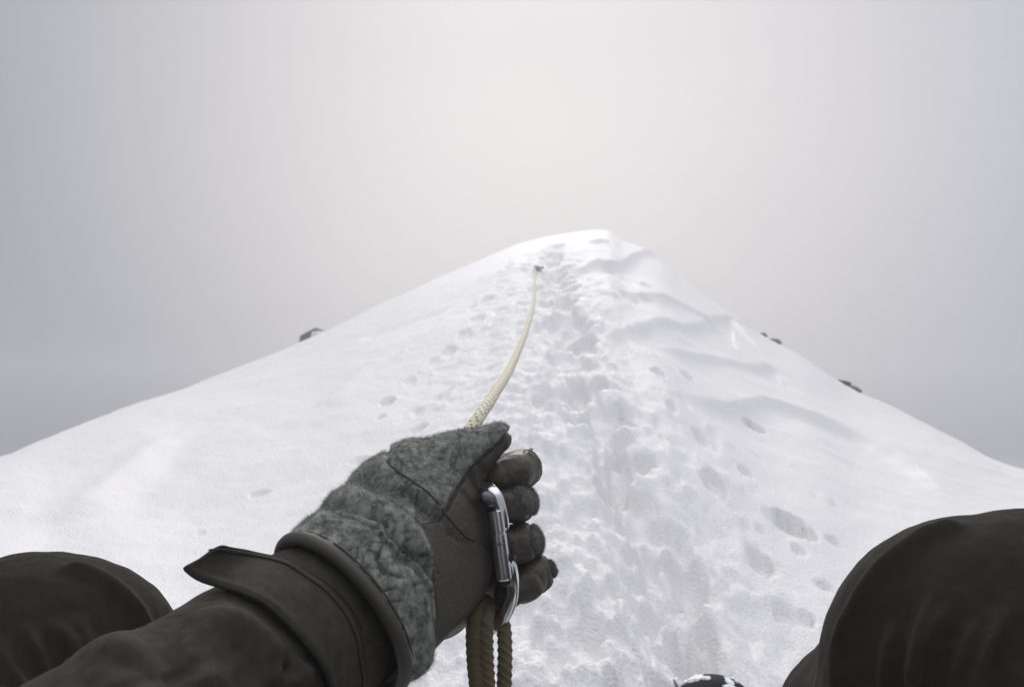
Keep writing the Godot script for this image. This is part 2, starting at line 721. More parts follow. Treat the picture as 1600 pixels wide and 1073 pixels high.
func make_dents() -> void:
	snow_dents.resize(DENT_W * DENT_H)
	var wobble := noise(8, 0.13, 3)
	var rng := RandomNumberGenerator.new()
	rng.seed = 41
	# wind lips and drifts on the right-hand slope, then on the crest
	along_line([Vector2(0.542, -2.4159), Vector2(0.6953, -2.4887), Vector2(0.8558, -2.6282), Vector2(1.0868, -2.916), Vector2(1.2466, -2.9037), Vector2(1.3947, -2.7461), Vector2(1.3969, -2.4174), Vector2(1.272, -2.0021)], 0.55, lip(0.040, 0.30, 0.22))
	along_line([Vector2(0.5729, -2.8877), Vector2(0.8166, -3.094), Vector2(1.0874, -3.3982), Vector2(1.3947, -3.7105), Vector2(1.4912, -3.6166)], 0.6, lip(0.030, 0.3, 0.25))
	along_line([Vector2(0.3947, -2.873), Vector2(0.5848, -3.0851), Vector2(0.9945, -3.7421), Vector2(1.6448, -5.0888), Vector2(1.4985, -3.9792)], 0.8, lip(0.040, 0.5, 0.35))
	along_line([Vector2(0.3737, -4.3199), Vector2(0.569, -4.5445), Vector2(0.9193, -5.2968), Vector2(2.7615, -11.682)], 0.9, lip(0.055, 0.5, 0.5))
	along_line([Vector2(0.5358, -3.5073), Vector2(0.7913, -3.9414), Vector2(1.0848, -4.2146), Vector2(1.3281, -4.3707)], 0.8, lip(0.032, 0.5, 0.4))
	# shallow folds on the left-hand slope
	along_line([Vector2(-1.1076, -1.7226), Vector2(-1.1415, -1.8994), Vector2(-1.1854, -2.1052), Vector2(-1.2431, -2.3697), Vector2(-1.2714, -2.5975)], 0.22, func(d, u, _p): return 0.022 * ends(u) * exp(-pow(d / 0.05, 2.0)) - 0.012 * ends(u) * exp(-pow((d - 0.10) / 0.06, 2.0)))
	along_line([Vector2(-0.79, -2.8319), Vector2(-0.7436, -3.1165), Vector2(-0.6866, -3.4728)], 0.3, func(d, u, _p): return 0.014 * ends(u) * exp(-pow(d / 0.06, 2.0)))
	along_line([Vector2(-0.9679, -4.2635), Vector2(-0.6614, -4.35), Vector2(-0.4126, -4.3284)], 0.5, func(d, u, _p): return -0.025 * ends(u) * exp(-pow(d / 0.12, 2.0)))
	# the broad trough of the track
	along_line([Vector2(0.2853, -1.0996), Vector2(0.2957, -1.1754), Vector2(0.3244, -1.329), Vector2(0.3102, -1.4676), Vector2(0.2801, -1.6605), Vector2(0.2685, -1.8446), Vector2(0.2489, -2.1376), Vector2(0.243, -2.464), Vector2(0.262, -3.1331), Vector2(0.2834, -4.1022), Vector2(0.3138, -5.5992)], 0.42, func(d, u, _p): return -0.035 * exp(-pow(d / 0.17, 2.0)) + 0.014 * exp(-pow((absf(d) - 0.27) / 0.07, 2.0)))
	# the trench itself, kicked in and crumbling
	var torn := noise(63, 6.0, 3)
	along_line([Vector2(0.2918, -1.1062), Vector2(0.2986, -1.1788), Vector2(0.3287, -1.332), Vector2(0.3146, -1.4584), Vector2(0.2859, -1.6514), Vector2(0.2758, -1.8475), Vector2(0.2543, -2.1329), Vector2(0.2453, -2.4638), Vector2(0.262, -3.1331), Vector2(0.2834, -4.1022), Vector2(0.3138, -5.5992)], 0.30, func(d, _u, p):
		var q: float = d + 0.10 * torn.get_noise_2dv(p)
		var deep: float = 0.6 + 0.9 * torn.get_noise_2d(p.y * 0.7 + 20.0, 3.0)
		return -0.064 * clampf(deep, 0.15, 1.3) * (1.0 - smoothstep(0.03, 0.085, absf(q))) + 0.012 * exp(-pow((absf(q) - 0.12) / 0.04, 2.0)))
	# trodden snow: many soft boot holes and clods, dense along the track
	var track: Array = [Vector2(0.1479, -1.0658), Vector2(0.1526, -1.1943), Vector2(0.16, -1.423), Vector2(0.158, -1.7248), Vector2(0.1478, -2.1189), Vector2(0.1524, -2.6116), Vector2(0.1579, -3.1961), Vector2(0.1852, -4.1959), Vector2(0.2139, -5.2797)]
	var wide: Array = [0.30, 0.30, 0.30, 0.34, 0.40, 0.46, 0.52, 0.6, 0.6]
	for i in 480:
		var t := rng.randf() * (track.size() - 1.001)
		var s := int(t)
		var c: Vector2 = (track[s] as Vector2).lerp(track[s + 1], t - s)
		c += Vector2(rng.randfn(0.0, 1.0) * lerpf(wide[s], wide[s + 1], t - s) * 0.55, rng.randf_range(-0.1, 0.1))
		var big := rng.randf_range(0.016, 0.046)
		if rng.randf() < 0.45:
			pit(c, big, big * rng.randf_range(0.8, 1.7), rng.randf_range(-0.6, 0.6), -big * rng.randf_range(0.10, 0.26), wobble, 0.0)
		else:
			pit(c, big, big * rng.randf_range(1.0, 2.2), rng.randf_range(-0.6, 0.6), big * rng.randf_range(0.12, 0.42), wobble, 0.08)
	# broken crust all over the track
	var crust := noise(61, 11.0, 3)
	var chips := noise(62, 34.0, 2)
	var plates := noise(64, 15.0, 1)
	plates.noise_type = FastNoiseLite.TYPE_CELLULAR
	plates.cellular_return_type = FastNoiseLite.RETURN_CELL_VALUE
	plates.cellular_jitter = 1.0
	along_line([Vector2(0.1314, -1.0478), Vector2(0.137, -1.1962), Vector2(0.1478, -1.4284), Vector2(0.1501, -1.7255), Vector2(0.138, -2.1195), Vector2(0.1475, -2.6118), Vector2(0.1521, -3.2004), Vector2(0.1813, -4.2001), Vector2(0.2332, -5.7473)], 0.62, func(d, _u, p):
		var f := exp(-pow(d / 0.34, 2.0))
		return f * (0.018 * (0.5 - absf(crust.get_noise_2dv(p))) + 0.005 * chips.get_noise_2dv(p) + 0.0075 * plates.get_noise_2dv(p + Vector2(chips.get_noise_2dv(p), crust.get_noise_2dv(p)) * 0.02)))
	# smaller crumbs
	for i in 1300:
		var t := rng.randf() * (track.size() - 1.001)
		var s := int(t)
		var c: Vector2 = (track[s] as Vector2).lerp(track[s + 1], t - s) + Vector2(rng.randfn(0.03, 1.0) * 0.26, rng.randf_range(-0.15, 0.15))
		var big := rng.randf_range(0.008, 0.02)
		pit(c, big, big * rng.randf_range(0.8, 1.4), rng.randf() * 3.0, big * rng.randf_range(-0.5, 0.4), wobble, 0.05)
	# the boot holes that stand out
	for e: Vector4 in [Vector4(0.2824, -1.8465, 0.055, 0.16), Vector4(0.2318, -2.3566, 0.0644, 0.1829), Vector4(0.2663, -3.5741, 0.0687, 0.206), Vector4(0.2947, -2.881, 0.0782, 0.1543), Vector4(0.2316, -1.6882, 0.0504, 0.0543), Vector4(0.3265, -1.3326, 0.0412, 0.0714), Vector4(0.2886, -1.5209, 0.0338, 0.0857), Vector4(0.2384, -4.1411, 0.0554, 0.1663), Vector4(0.0941, -2.242, 0.035, 0.06), Vector4(0.0351, -1.9037, 0.028, 0.0457)]:
		pit(Vector2(e.x, e.y), e.z * 0.72, maxf(e.w * 0.72, e.z * 0.5), atan2(e.x, -e.y), e.z * 0.8, wobble, 0.10)
	for e: Vector4 in [Vector4(0.5329, -1.8487, 0.0453, 0.0914), Vector4(0.5572, -1.5934, 0.0417, 0.0714), Vector4(0.7179, -1.8195, 0.0575, 0.0543), Vector4(0.7422, -1.7794, 0.0378, 0.0429), Vector4(0.5456, -2.5298, 0.0376, 0.0743), Vector4(0.6886, -2.6727, 0.04, 0.0771), Vector4(0.5141, -2.2131, 0.0243, 0.073), Vector4(0.6811, -2.0329, 0.0293, 0.0457), Vector4(0.5797, -2.1222, 0.0343, 0.0714), Vector4(0.8074, -1.7772, 0.0287, 0.0257), Vector4(0.6864, -1.7028, 0.0271, 0.0257), Vector4(0.691, -1.5795, 0.0306, 0.0229), Vector4(0.4436, -1.3447, 0.017, 0.04), Vector4(0.5638, -1.446, 0.0647, 0.0314), Vector4(0.4749, -1.7155, 0.0123, 0.0286), Vector4(0.8985, -2.5504, 0.0575, 0.0571), Vector4(-0.4952, -2.7233, 0.0428, 0.0886), Vector4(-0.4787, -2.5271, 0.0249, 0.0429), Vector4(-0.3087, -2.2994, 0.0361, 0.0457), Vector4(0.6114, -1.7355, 0.0181, 0.02), Vector4(0.5692, -1.7245, 0.0143, 0.0143)]:
		pit(Vector2(e.x, e.y), e.z * 0.70, maxf(e.w * 0.66, e.z * 0.4), atan2(e.x, -e.y), minf(e.z, e.w) * 0.72, wobble, 0.05)
	for e: Vector4 in [Vector4(-0.744, -2.0661, 0.03, 0.0257), Vector4(-0.4752, -2.1726, 0.0303, 0.0314), Vector4(-0.8018, -1.8191, 0.0136, 0.02), Vector4(-0.2406, -3.3875, 0.0391, 0.0971), Vector4(-0.3018, -3.1978, 0.0432, 0.0971), Vector4(-0.4377, -2.9194, 0.0284, 0.06), Vector4(-0.3503, -3.1003, 0.036, 0.08), Vector4(-0.1551, -4.061, 0.0466, 0.1086), Vector4(-0.1887, -3.6111, 0.0416, 0.0971), Vector4(-0.2601, -2.5347, 0.0345, 0.0571), Vector4(0.6513, -3.6869, 0.0502, 0.12), Vector4(0.8707, -4.3252, 0.0505, 0.1286), Vector4(0.8014, -5.9099, 0.0904, 0.2713), Vector4(0.4093, -6.0422, 0.0803, 0.241)]:
		pit(Vector2(e.x, e.y), e.z, maxf(e.w, e.z * 0.6), atan2(e.x, -e.y), e.z * 0.45, wobble)
	# cracks and small scarps between the holes
	along_line([Vector2(0.6103, -2.2342), Vector2(0.6602, -2.2199), Vector2(0.6518, -2.1389), Vector2(0.5842, -1.9796)], 0.12, lip(0.02, 0.06, 0.05))
	along_line([Vector2(0.5102, -1.7554), Vector2(0.5334, -1.7317), Vector2(0.5304, -1.6446), Vector2(0.5083, -1.5508)], 0.12, func(d, u, _p): return 0.012 * ends(u) * exp(-pow(d / 0.018, 2.0)) - 0.008 * ends(u) * exp(-pow((d + 0.04) / 0.03, 2.0)))
	along_line([Vector2(0.5183, -1.5264), Vector2(0.5215, -1.483), Vector2(0.5475, -1.4522), Vector2(0.5996, -1.4272)], 0.12, lip(0.018, 0.06, 0.05))


func make_ridge() -> void:
	var azs := PackedFloat32Array()
	var a := -180.0
	while a < -60.0:
		azs.append(a)
		a += 3.0
	while a < 60.0:
		azs.append(a)
		a += 0.125
	while a <= 180.01:
		azs.append(a)
		a += 3.0
	var fine := 560
	var rows := fine + 60
	var soft := noise(21, 0.9, 3)
	var grain := noise(22, 9.0, 3)
	var drift := noise(23, 5.0, 2)
	var v := PackedVector3Array()
	v.resize(azs.size() * (rows + 1))
	var k := 0
	for az in azs:
		var b := brow(az)
		var sx := sin(deg_to_rad(az))
		var cz := -cos(deg_to_rad(az))
		var near := 0.30
		for i in rows + 1:
			var r := near * pow((b.y + 0.6) / near, float(i) / fine)
			if i > fine:
				r = b.y + 0.6 + (exp((i - fine) / 60.0 * 2.9) - 1.0)
			var x := r * sx
			var z := r * cz
			var h := ridge_height(r, b) + dent_at(x, z)
			var calm := clampf(r / b.y, 0.0, 1.0)
			h += 0.035 * soft.get_noise_2d(x, z) * (1.0 - 0.5 * calm)
			h += 0.0035 * grain.get_noise_2d(x, z)
			if x > 0.3:
				# wind ripples that run across the right-hand slope
				h += 0.007 * smoothstep(0.5, 1.3, x) * drift.get_noise_2d((x * 0.75 + z * 0.66) * 0.35, (x * 0.66 - z * 0.75) * 1.8) * smoothstep(0.6, 2.0, r)
			if x < 0.0:
				# hard streaks of wind crust on the left-hand slope
				var streak := drift.get_noise_2d((x * 0.6 - z * 0.8) * 0.22, (x * 0.8 + z * 0.6) * 0.9)
				h += 0.006 * smoothstep(0.3, 1.2, -x) * (maxf(streak, 0.0) - 0.5 * absf(streak))
			if r > b.y:
				h += (r - b.y) * 0.10 * soft.get_noise_2d(x * 0.3 + 50.0, z * 0.3)
			v[k] = Vector3(x, h, z)
			k += 1
	var idx := PackedInt32Array()
	idx.resize((azs.size() - 1) * rows * 6)
	k = 0
	for j in azs.size() - 1:
		for i in rows:
			var q := j * (rows + 1) + i
			var s := q + rows + 1
			idx[k] = q
			idx[k + 1] = q + 1
			idx[k + 2] = s
			idx[k + 3] = q + 1
			idx[k + 4] = s + 1
			idx[k + 5] = s
			k += 6
	var m := matt(Color(0.865, 0.85, 0.852), 0.65, noise_picture(31, 0.03, 4, Color.BLACK, Color.WHITE), 0.35, 7.0)
	m.uv1_world_triplanar = true
	m.subsurf_scatter_enabled = false
	var arrays := []
	arrays.resize(Mesh.ARRAY_MAX)
	arrays[Mesh.ARRAY_VERTEX] = v
	arrays[Mesh.ARRAY_NORMAL] = normals_of(v, idx)
	arrays[Mesh.ARRAY_INDEX] = idx
	var mesh := ArrayMesh.new()
	mesh.add_surface_from_arrays(Mesh.PRIMITIVE_TRIANGLES, arrays)
	put("snow_ridge", mesh, m).set_meta("kind", "structure")


# ---------------------------------------------------------------- rocks, anchor, rope

func rock(size: Vector3, seed_number: int) -> ArrayMesh:
	var n := noise(seed_number, 1.3, 4)
	var ball := SphereMesh.new()
	ball.radial_segments = 40
	ball.rings = 24
	var arrays := ball.get_mesh_arrays()
	var v: PackedVector3Array = arrays[Mesh.ARRAY_VERTEX]
	var idx: PackedInt32Array = arrays[Mesh.ARRAY_INDEX]
	for i in v.size():
		var p := v[i].normalized()
		var f := 1.0 + 0.45 * n.get_noise_3dv(p * 1.1) + 0.18 * absf(n.get_noise_3dv(p * 4.0))
		for side in [Vector3(0.6, 0.7, 0.3), Vector3(-0.8, 0.3, 0.5), Vector3(0.2, 0.5, -0.8), Vector3(-0.3, 0.9, -0.2)]:
			var cut: float = p.dot(side.normalized()) * f
			if cut > 0.72:
				f *= 0.72 / cut
		v[i] = p * f * size
	return to_mesh(v, idx)


func make_rocks() -> void:
	var m := matt(Color(0.22, 0.24, 0.21), 0.9, noise_picture(61, 0.02, 5, Color.BLACK, Color.WHITE), 1.2, 5.0, noise_picture(62, 0.03, 4, Color(0.45, 0.45, 0.45), Color(1, 1, 1)))  # rock colour lightened to stand for mist in front of it
	var snow := matt(Color(0.86, 0.865, 0.885), 0.7)
	var big := thing("rock", "large grey green rock on the left skyline of the ridge, snow lodged in it", "rock", Vector3(-1.7797, 1.9774, -6.1059), "rocks breaking through the snow edges")
	var body := put("boulder", rock(Vector3(0.13, 0.10, 0.13), 5), m, big)
	body.rotation = Vector3(0.2, 0.7, 0.35)
	var cap := put("snow_cap", rock(Vector3(0.075, 0.045, 0.08), 9), snow, big)
	cap.position = Vector3(0.04, 0.0, 0.085)
	cap.rotation.z = 0.5
	var places := [Vector3(2.2525, 1.9914, -6.0529), Vector3(2.323, 1.9124, -5.9647), Vector3(2.5103, 1.4595, -5.1787), Vector3(2.5191, 1.3972, -5.0877), Vector3(2.5696, 1.3189, -4.9487)]
	var sizes := [Vector3(0.035, 0.014, 0.05), Vector3(0.05, 0.022, 0.05), Vector3(0.045, 0.018, 0.05), Vector3(0.058, 0.038, 0.06), Vector3(0.03, 0.012, 0.04)]
	var words := ["thin dark stone, uppermost on the right skyline of the snow ridge", "small dark stone just below the uppermost stone on the right skyline", "narrow dark stone touching the largest dark stone of the right skyline from above", "largest dark stone half buried in the right skyline of the snow ridge", "tiny dark stone, lowest of those on the right skyline"]
	for i in places.size():
		var o := put("rock", rock(sizes[i], 70 + i), m)
		o.position = places[i]
		o.rotation = Vector3(0, 0.4 * i, -0.55)
		describe(o, words[i], "rock", "rocks breaking through the snow edges")


func make_anchor() -> void:
	var spot := Vector2(0.1782, -4.6326)
	var top := Vector3(spot.x, ground(spot.x, spot.y), spot.y)
	var o := thing("snow_anchor", "small dark anchor picket in the trodden snow where the pale rope ends", "anchor", top)
	var metal := matt(Color(0.16, 0.15, 0.14), 0.5)
	metal.metallic = 0.4
	var picket := SurfaceTool.new()
	picket.begin(Mesh.PRIMITIVE_TRIANGLES)
	for b in [[Vector3(0.035, 0.34, 0.004), Vector3(0, -0.12, 0)], [Vector3(0.004, 0.34, 0.022), Vector3(0, -0.12, -0.013)]]:
		var box := BoxMesh.new()
		box.size = b[0]
		picket.append_from(box, 0, Transform3D(Basis(), b[1]))
	var st := put("picket", picket.commit(), metal, o)
	st.rotation = Vector3(-0.35, 0.3, 0.1)
	var loop := []
	for i in 17:
		var t := TAU * i / 16.0
		loop.append(Vector3(0.024 * cos(t), 0.018 + 0.006 * sin(2.0 * t), 0.018 * sin(t)))
	put("rope_hitch", tube_mesh(curve_points(loop, 0.004), 0.006, 8), matt(Color(0.20, 0.18, 0.14), 0.8), o)
	var head := CylinderMesh.new()
	head.top_radius = 0.008
	head.bottom_radius = 0.008
	head.height = 0.05
	var pin := put("cross_pin", head, metal, o)
	pin.rotation.z = PI / 2
	pin.position = Vector3(0.018, 0.03, 0)


func weave_picture(base: Color, fleck: Color, across: int, rows: int, share: float, seed_number: int) -> ImageTexture:
	# the flat print of a rope sheath: yarns in diagonal rows, a few of them darker, with shade painted between them
	var w := across * 8
	var h := rows * 8
	var img := Image.create(w, h, false, Image.FORMAT_RGB8)
	var rng := RandomNumberGenerator.new()
	rng.seed = seed_number
	var dark := {}
	for j in rows:
		for i in across:
			dark[Vector2i(i, j)] = ((i * 2 + j) % 6 == 0) and rng.randf() < share
	for y in h:
		for x in w:
			var col := int(x / 8.0)
			var shift := 4 if col % 2 else 0
			var row := int(((y + shift) % h) / 8.0)
			var u := (x % 8) / 7.0 * 2.0 - 1.0
			var t := ((y + shift) % 8) / 7.0 * 2.0 - 1.0
			var edge := clampf(1.15 - 0.16 * (u * u + t * t), 0.86, 1.0)  # yarn borders darkened: shade between yarns put into the colour
			var c := base.lerp(fleck, 0.85) if dark[Vector2i(col, row)] else base
			img.set_pixel(x, y, Color(c.r * edge, c.g * edge, c.b * edge))
	return ImageTexture.create_from_image(img)


func make_rope() -> void:
	var spot := Vector2(0.1698, -4.6449)
	var tie := Vector3(spot.x - 0.008, ground(spot.x, spot.y) + 0.02, spot.y + 0.02)
	var pts := [Vector3(-0.0494, 0.9, -0.5374), Vector3(-0.0427, 0.9095, -0.551), Vector3(-0.0351, 0.9231, -0.5741), Vector3(-0.0273, 0.9393, -0.6119), Vector3(-0.0174, 0.9682, -0.7186), Vector3(0.0009, 1.0334, -0.9713), Vector3(0.0361, 1.1964, -1.5219), Vector3(0.0815, 1.4838, -2.4371)]
	pts.append(tie)
	var m := matt(Color(1, 1, 1), 0.75)
	m.albedo_texture = weave_picture(Color(0.83, 0.80, 0.72), Color(0.40, 0.33, 0.25), 14, 36, 0.85, 4)
	m.uv1_scale = Vector3(1, 11.0, 1)
	var o := put("climbing_rope", tube_mesh(curve_points(pts, 0.006), 0.0056, 20, func(far: float, a: float) -> float: return 0.00025 * sin(a * 8.0 + far * 900.0) * sin(a * 8.0 - far * 900.0)), m)
	describe(o, "pale cream rope with dark flecks, running from the glove to the snow anchor", "rope")


# ---------------------------------------------------------------- the seated person

func make_person() -> void:
	var who := thing("person", "seated person in dark olive trousers and jacket, knees raised at both lower corners", "person", Vector3.ZERO)
	# unseen jacket behind the eye, to darken carabiner and palm: trunk, hood, upper arms
	var trunk := Blob.new()
	trunk.k = 0.08
	trunk.chain([Vector3(0, 0.34, 0.16), Vector3(0, 0.50, 0.20), Vector3(0, 0.66, 0.24)], [0.17, 0.155, 0.165])
	trunk.chain([Vector3(-0.17, 0.70, 0.24), Vector3(0.17, 0.70, 0.24)], [0.09, 0.09])
	trunk.add(Vector3(0, 0.78, 0.24), Vector3(0, 0.95, 0.22), 0.08, 0.125)
	trunk.chain([Vector3(-0.21, 0.70, 0.24), Vector3(-0.205, 0.7449, -0.2287), Vector3(-0.1927, 0.7544, -0.2626)], [0.075, 0.058, 0.050])
	trunk.chain([Vector3(0.21, 0.70, 0.24), Vector3(0.36, 0.44, 0.30), Vector3(0.40, 0.20, 0.22)], [0.075, 0.055, 0.045])
	var coat := surface(trunk, 0.011)
	put("unseen_jacket_body", to_mesh(coat.v, coat.i), soft_fabric(Color(0.052, 0.046, 0.034)), who)
	make_sleeve(who)
	make_trousers(who)
	make_boots(who)


var cloth_picture: ImageTexture


func cloth_relief() -> ImageTexture:
	# a fine twill and the shallow rumples of worn cloth
	if cloth_picture:
		return cloth_picture
	var n := noise(83, 1.0, 4)
	var img := Image.create(512, 512, false, Image.FORMAT_L8)
	for y in 512:
		for x in 512:
			var a := TAU * x / 512.0
			var b := TAU * y / 512.0
			# a seamless field: the noise is read on a torus
			var p := Vector3(cos(a) * (2.2 + cos(b)), sin(a) * (2.2 + cos(b)), sin(b)) * 1.1
			var h := 0.5 + 0.42 * n.get_noise_3dv(p)
			h += 0.05 * sin((x + y) * TAU / 8.0) + 0.03 * sin((x - 2 * y) * TAU / 16.0)
			img.set_pixel(x, y, Color(h, h, h))
	cloth_picture = ImageTexture.create_from_image(img)
	return cloth_picture


func soft_fabric(linear: Color) -> StandardMaterial3D:
	var m := matt(linear, 0.9, cloth_relief(), 0.055, 11.0, noise_picture(82, 0.02, 5, Color(0.66, 0.66, 0.66), Color(1, 1, 1)))
	m.rim_enabled = true
	m.rim = 0.16
	m.rim_tint = 0.8
	m.metallic_specular = 0.30
	return m


func make_glove() -> void:
	var glove := thing("glove", "fuzzy grey wool and olive leather glove closed round the silver carabiner", "glove")
	var leather := matt(Color(0.080, 0.067, 0.046), 0.50, noise_picture(91, 0.06, 4, Color.BLACK, Color.WHITE), 0.03, 30.0, noise_picture(92, 0.02, 5, Color(0.50, 0.49, 0.47), Color(1, 1, 1)))
	var wool := matt(Color(1, 1, 1), 1.0, noise_picture(93, 0.12, 3, Color.BLACK, Color.WHITE), 0.12, 26.0)
	wool.vertex_color_use_as_albedo = true
	wool.rim_enabled = true
	wool.rim = 0.3
	var thread := matt(Color(0.045, 0.04, 0.032), 0.8)
	var trim := matt(Color(0.045, 0.038, 0.027), 0.5)

	var hand := GloveHand.new()
	hand.k = 0.014
	hand.frame(Vector3(-0.1095, 0.8026, -0.4624), Vector3(-0.0697, 0.835, -0.5229), Vector3(-0.1538, 0.8451, -0.4614))
	hand.r0 = 0.0586
	hand.r1 = 0.0593
	hand.chain([Vector3(-0.0744, 0.8858, -0.5418), Vector3(-0.0407, 0.8956, -0.5411), Vector3(-0.0105, 0.9148, -0.542)], [0.0258, 0.0199, 0.0105])
	hand.add(Vector3(-0.0969, 0.8599, -0.5339), Vector3(-0.0646, 0.873, -0.5368), 0.03, 0.0284)
	hand.add(Vector3(-0.0636, 0.8649, -0.5301), Vector3(-0.0483, 0.8604, -0.5268), 0.0251, 0.0215)
	hand.add(Vector3(-0.0562, 0.8265, -0.5679), Vector3(-0.0578, 0.7874, -0.5613), 0.0215, 0.0214)
	hand.add(Vector3(-0.0783, 0.8112, -0.5472), Vector3(-0.0578, 0.7938, -0.5602), 0.044, 0.0289)
	hand.add(Vector3(-0.0318, 0.8681, -0.6015), Vector3(-0.0351, 0.7886, -0.6067), 0.0186, 0.0173)
	hand.add(Vector3(-0.0315, 0.7854, -0.6103), Vector3(-0.0153, 0.7844, -0.6155), 0.0185, 0.0164)
	hand.add(Vector3(-0.0574, 0.8619, -0.5742), Vector3(-0.057, 0.806, -0.5795), 0.0287, 0.0285)
	var d := surface(hand, 0.0021)
	var v: PackedVector3Array = d.v
	var n := normals_of(v, d.i)
	# flat pattern of the glove: a plane that faces the palm side
	var mid := Vector3(-0.0559, 0.8522, -0.5149)
	var ray := (mid - Vector3(0, EYE, 0)).normalized()
	var fx := ray.cross(Vector3.UP).normalized()
	var fy := fx.cross(ray).normalized()
	var flat := func(list: Array) -> PackedVector2Array:
		var out := PackedVector2Array()
		for p: Vector3 in list:
			out.append(Vector2((p - mid).dot(fx), (p - mid).dot(fy)))
		return out
	var thumb_wool: PackedVector2Array = flat.call([Vector3(-0.0921, 0.8924, -0.5285), Vector3(-0.0958, 0.9127, -0.5352), Vector3(-0.079, 0.9322, -0.532), Vector3(-0.0296, 0.9468, -0.5295), Vector3(0.001, 0.9374, -0.5362), Vector3(0, 0.9226, -0.5386), Vector3(-0.0093, 0.9125, -0.5282), Vector3(-0.0218, 0.9019, -0.5269), Vector3(-0.0312, 0.8925, -0.5234), Vector3(-0.0409, 0.8777, -0.5157), Vector3(-0.0519, 0.8575, -0.511), Vector3(-0.0611, 0.863, -0.5101), Vector3(-0.0753, 0.8773, -0.5158), Vector3(-0.0846, 0.8864, -0.5194)])
	var thenar: PackedVector2Array = flat.call([Vector3(-0.0517, 0.8577, -0.509), Vector3(-0.0408, 0.8778, -0.5137), Vector3(-0.0309, 0.8925, -0.5183), Vector3(-0.0216, 0.9019, -0.5218), Vector3(-0.0092, 0.9125, -0.5251), Vector3(0, 0.9222, -0.5286), Vector3(0.0198, 0.9176, -0.5344), Vector3(0.0247, 0.8786, -0.541), Vector3(0.0247, 0.8289, -0.5493), Vector3(-0.0048, 0.8302, -0.5389), Vector3(-0.0224, 0.8384, -0.5173), Vector3(-0.0295, 0.84, -0.5119), Vector3(-0.0391, 0.842, -0.5096), Vector3(-0.046, 0.8469, -0.5098), Vector3(-0.0507, 0.8518, -0.5099)])
	var palm: PackedVector2Array = flat.call([Vector3(-0.0507, 0.8568, -0.5091), Vector3(-0.046, 0.8469, -0.5098), Vector3(-0.0391, 0.842, -0.5096), Vector3(-0.0295, 0.84, -0.5119), Vector3(-0.0224, 0.8384, -0.5173), Vector3(-0.0048, 0.8302, -0.5389), Vector3(0.0247, 0.8289, -0.5493), Vector3(0.0247, 0.7324, -0.5654), Vector3(-0.0475, 0.7528, -0.5417), Vector3(-0.0584, 0.7682, -0.5341), Vector3(-0.0568, 0.7925, -0.5249), Vector3(-0.0572, 0.8254, -0.5144), Vector3(-0.0609, 0.8436, -0.5113), Vector3(-0.0648, 0.8548, -0.5115)])
	var is_leather := PackedFloat32Array()
	is_leather.resize(v.size())
	for i in v.size():
		var q := Vector2((v[i] - mid).dot(fx), (v[i] - mid).dot(fy))
		var s := maxf(inside(q, thenar), inside(q, palm))
		# the back of the hand is wool all over
		var behind: float = 0.115 - (v[i] - mid).dot(ray) + maxf(0.0, -n[i].dot(ray) + 0.25) * 0.12
		is_leather[i] = minf(s, behind)
	# wool stands prouder than leather; folds run round the gauntlet
	var lumps := noise(95, 110.0, 2)
	var wave := noise(96, 26.0, 2)
	for i in v.size():
		var p := v[i] - hand.origin
		var x := p.dot(hand.along) + 0.008 * wave.get_noise_3dv(v[i])
		var w := smoothstep(0.0015, -0.0025, is_leather[i])
		var q := Vector2((v[i] - mid).dot(fx), (v[i] - mid).dot(fy))
		var tw := inside(q, thumb_wool)
		var h := 0.0014 * w + 0.0007 * lumps.get_noise_3dv(v[i]) * w
		if x > 0.006 and tw < 0.0:
			h -= 0.0056 * exp(-pow((x - 0.034) / 0.0055, 2.0)) * w
			h += 0.0040 * exp(-pow((x - 0.020) / 0.008, 2.0)) * w
			h += 0.0050 * exp(-pow((x - 0.050) / 0.009, 2.0)) * w
			h -= 0.0068 * exp(-pow((x - 0.068) / 0.006, 2.0)) * w
			h += 0.0030 * exp(-pow((x - 0.086) / 0.010, 2.0)) * w
		# the thumb patch is padded and its edge drawn in by the seam
		h += 0.0018 * smoothstep(-0.001, 0.004, tw) * w
		h -= 0.0016 * exp(-pow(tw / 0.0018, 2.0))
		h -= 0.0014 * exp(-pow(is_leather[i] / 0.0013, 2.0))
		v[i] += n[i] * h
	d.v = v
	n = normals_of(v, d.i)
	# creases in the leather of the thumb and the palm
	var creases := []
	for line in [[Vector3(-0.0309, 0.8878, -0.5191), Vector3(-0.0227, 0.8832, -0.5179), Vector3(-0.0181, 0.8785, -0.5207)], [Vector3(-0.0229, 0.8948, -0.521), Vector3(-0.0153, 0.8897, -0.5208), Vector3(-0.0106, 0.8858, -0.5245)], [Vector3(-0.0384, 0.8742, -0.5133), Vector3(-0.0303, 0.8688, -0.5122), Vector3(-0.0226, 0.8647, -0.5179)]]:
		creases.append([on_surface(hand, line), 0.0022, -0.0028, 1])
	for line in [[Vector3(-0.0513, 0.8155, -0.5211), Vector3(-0.0485, 0.7925, -0.5249), Vector3(-0.0518, 0.7682, -0.5341)], [Vector3(-0.0429, 0.8247, -0.5196), Vector3(-0.0391, 0.8017, -0.5234), Vector3(-0.0433, 0.7752, -0.5329)], [Vector3(-0.0358, 0.8239, -0.5248), Vector3(-0.0329, 0.8007, -0.5286), Vector3(-0.0371, 0.7739, -0.5382)]]:
		creases.append([on_surface(hand, line), 0.0028, -0.0024])
	v = push_folds(v, n, creases)
	d.v = v
	var parts := split(d, is_leather)
	v = d.v
	var all := PackedInt32Array(parts[0])
	all.append_array(parts[1])
	n = normals_of(v, all)
	put("leather_palm", to_mesh(v, parts[0], n), leather, glove)
	var colors := felt_colors(v)
	var woolly := put("wool_back", to_mesh(v, parts[1], n, colors), wool, glove)
	var beside := PackedFloat32Array()
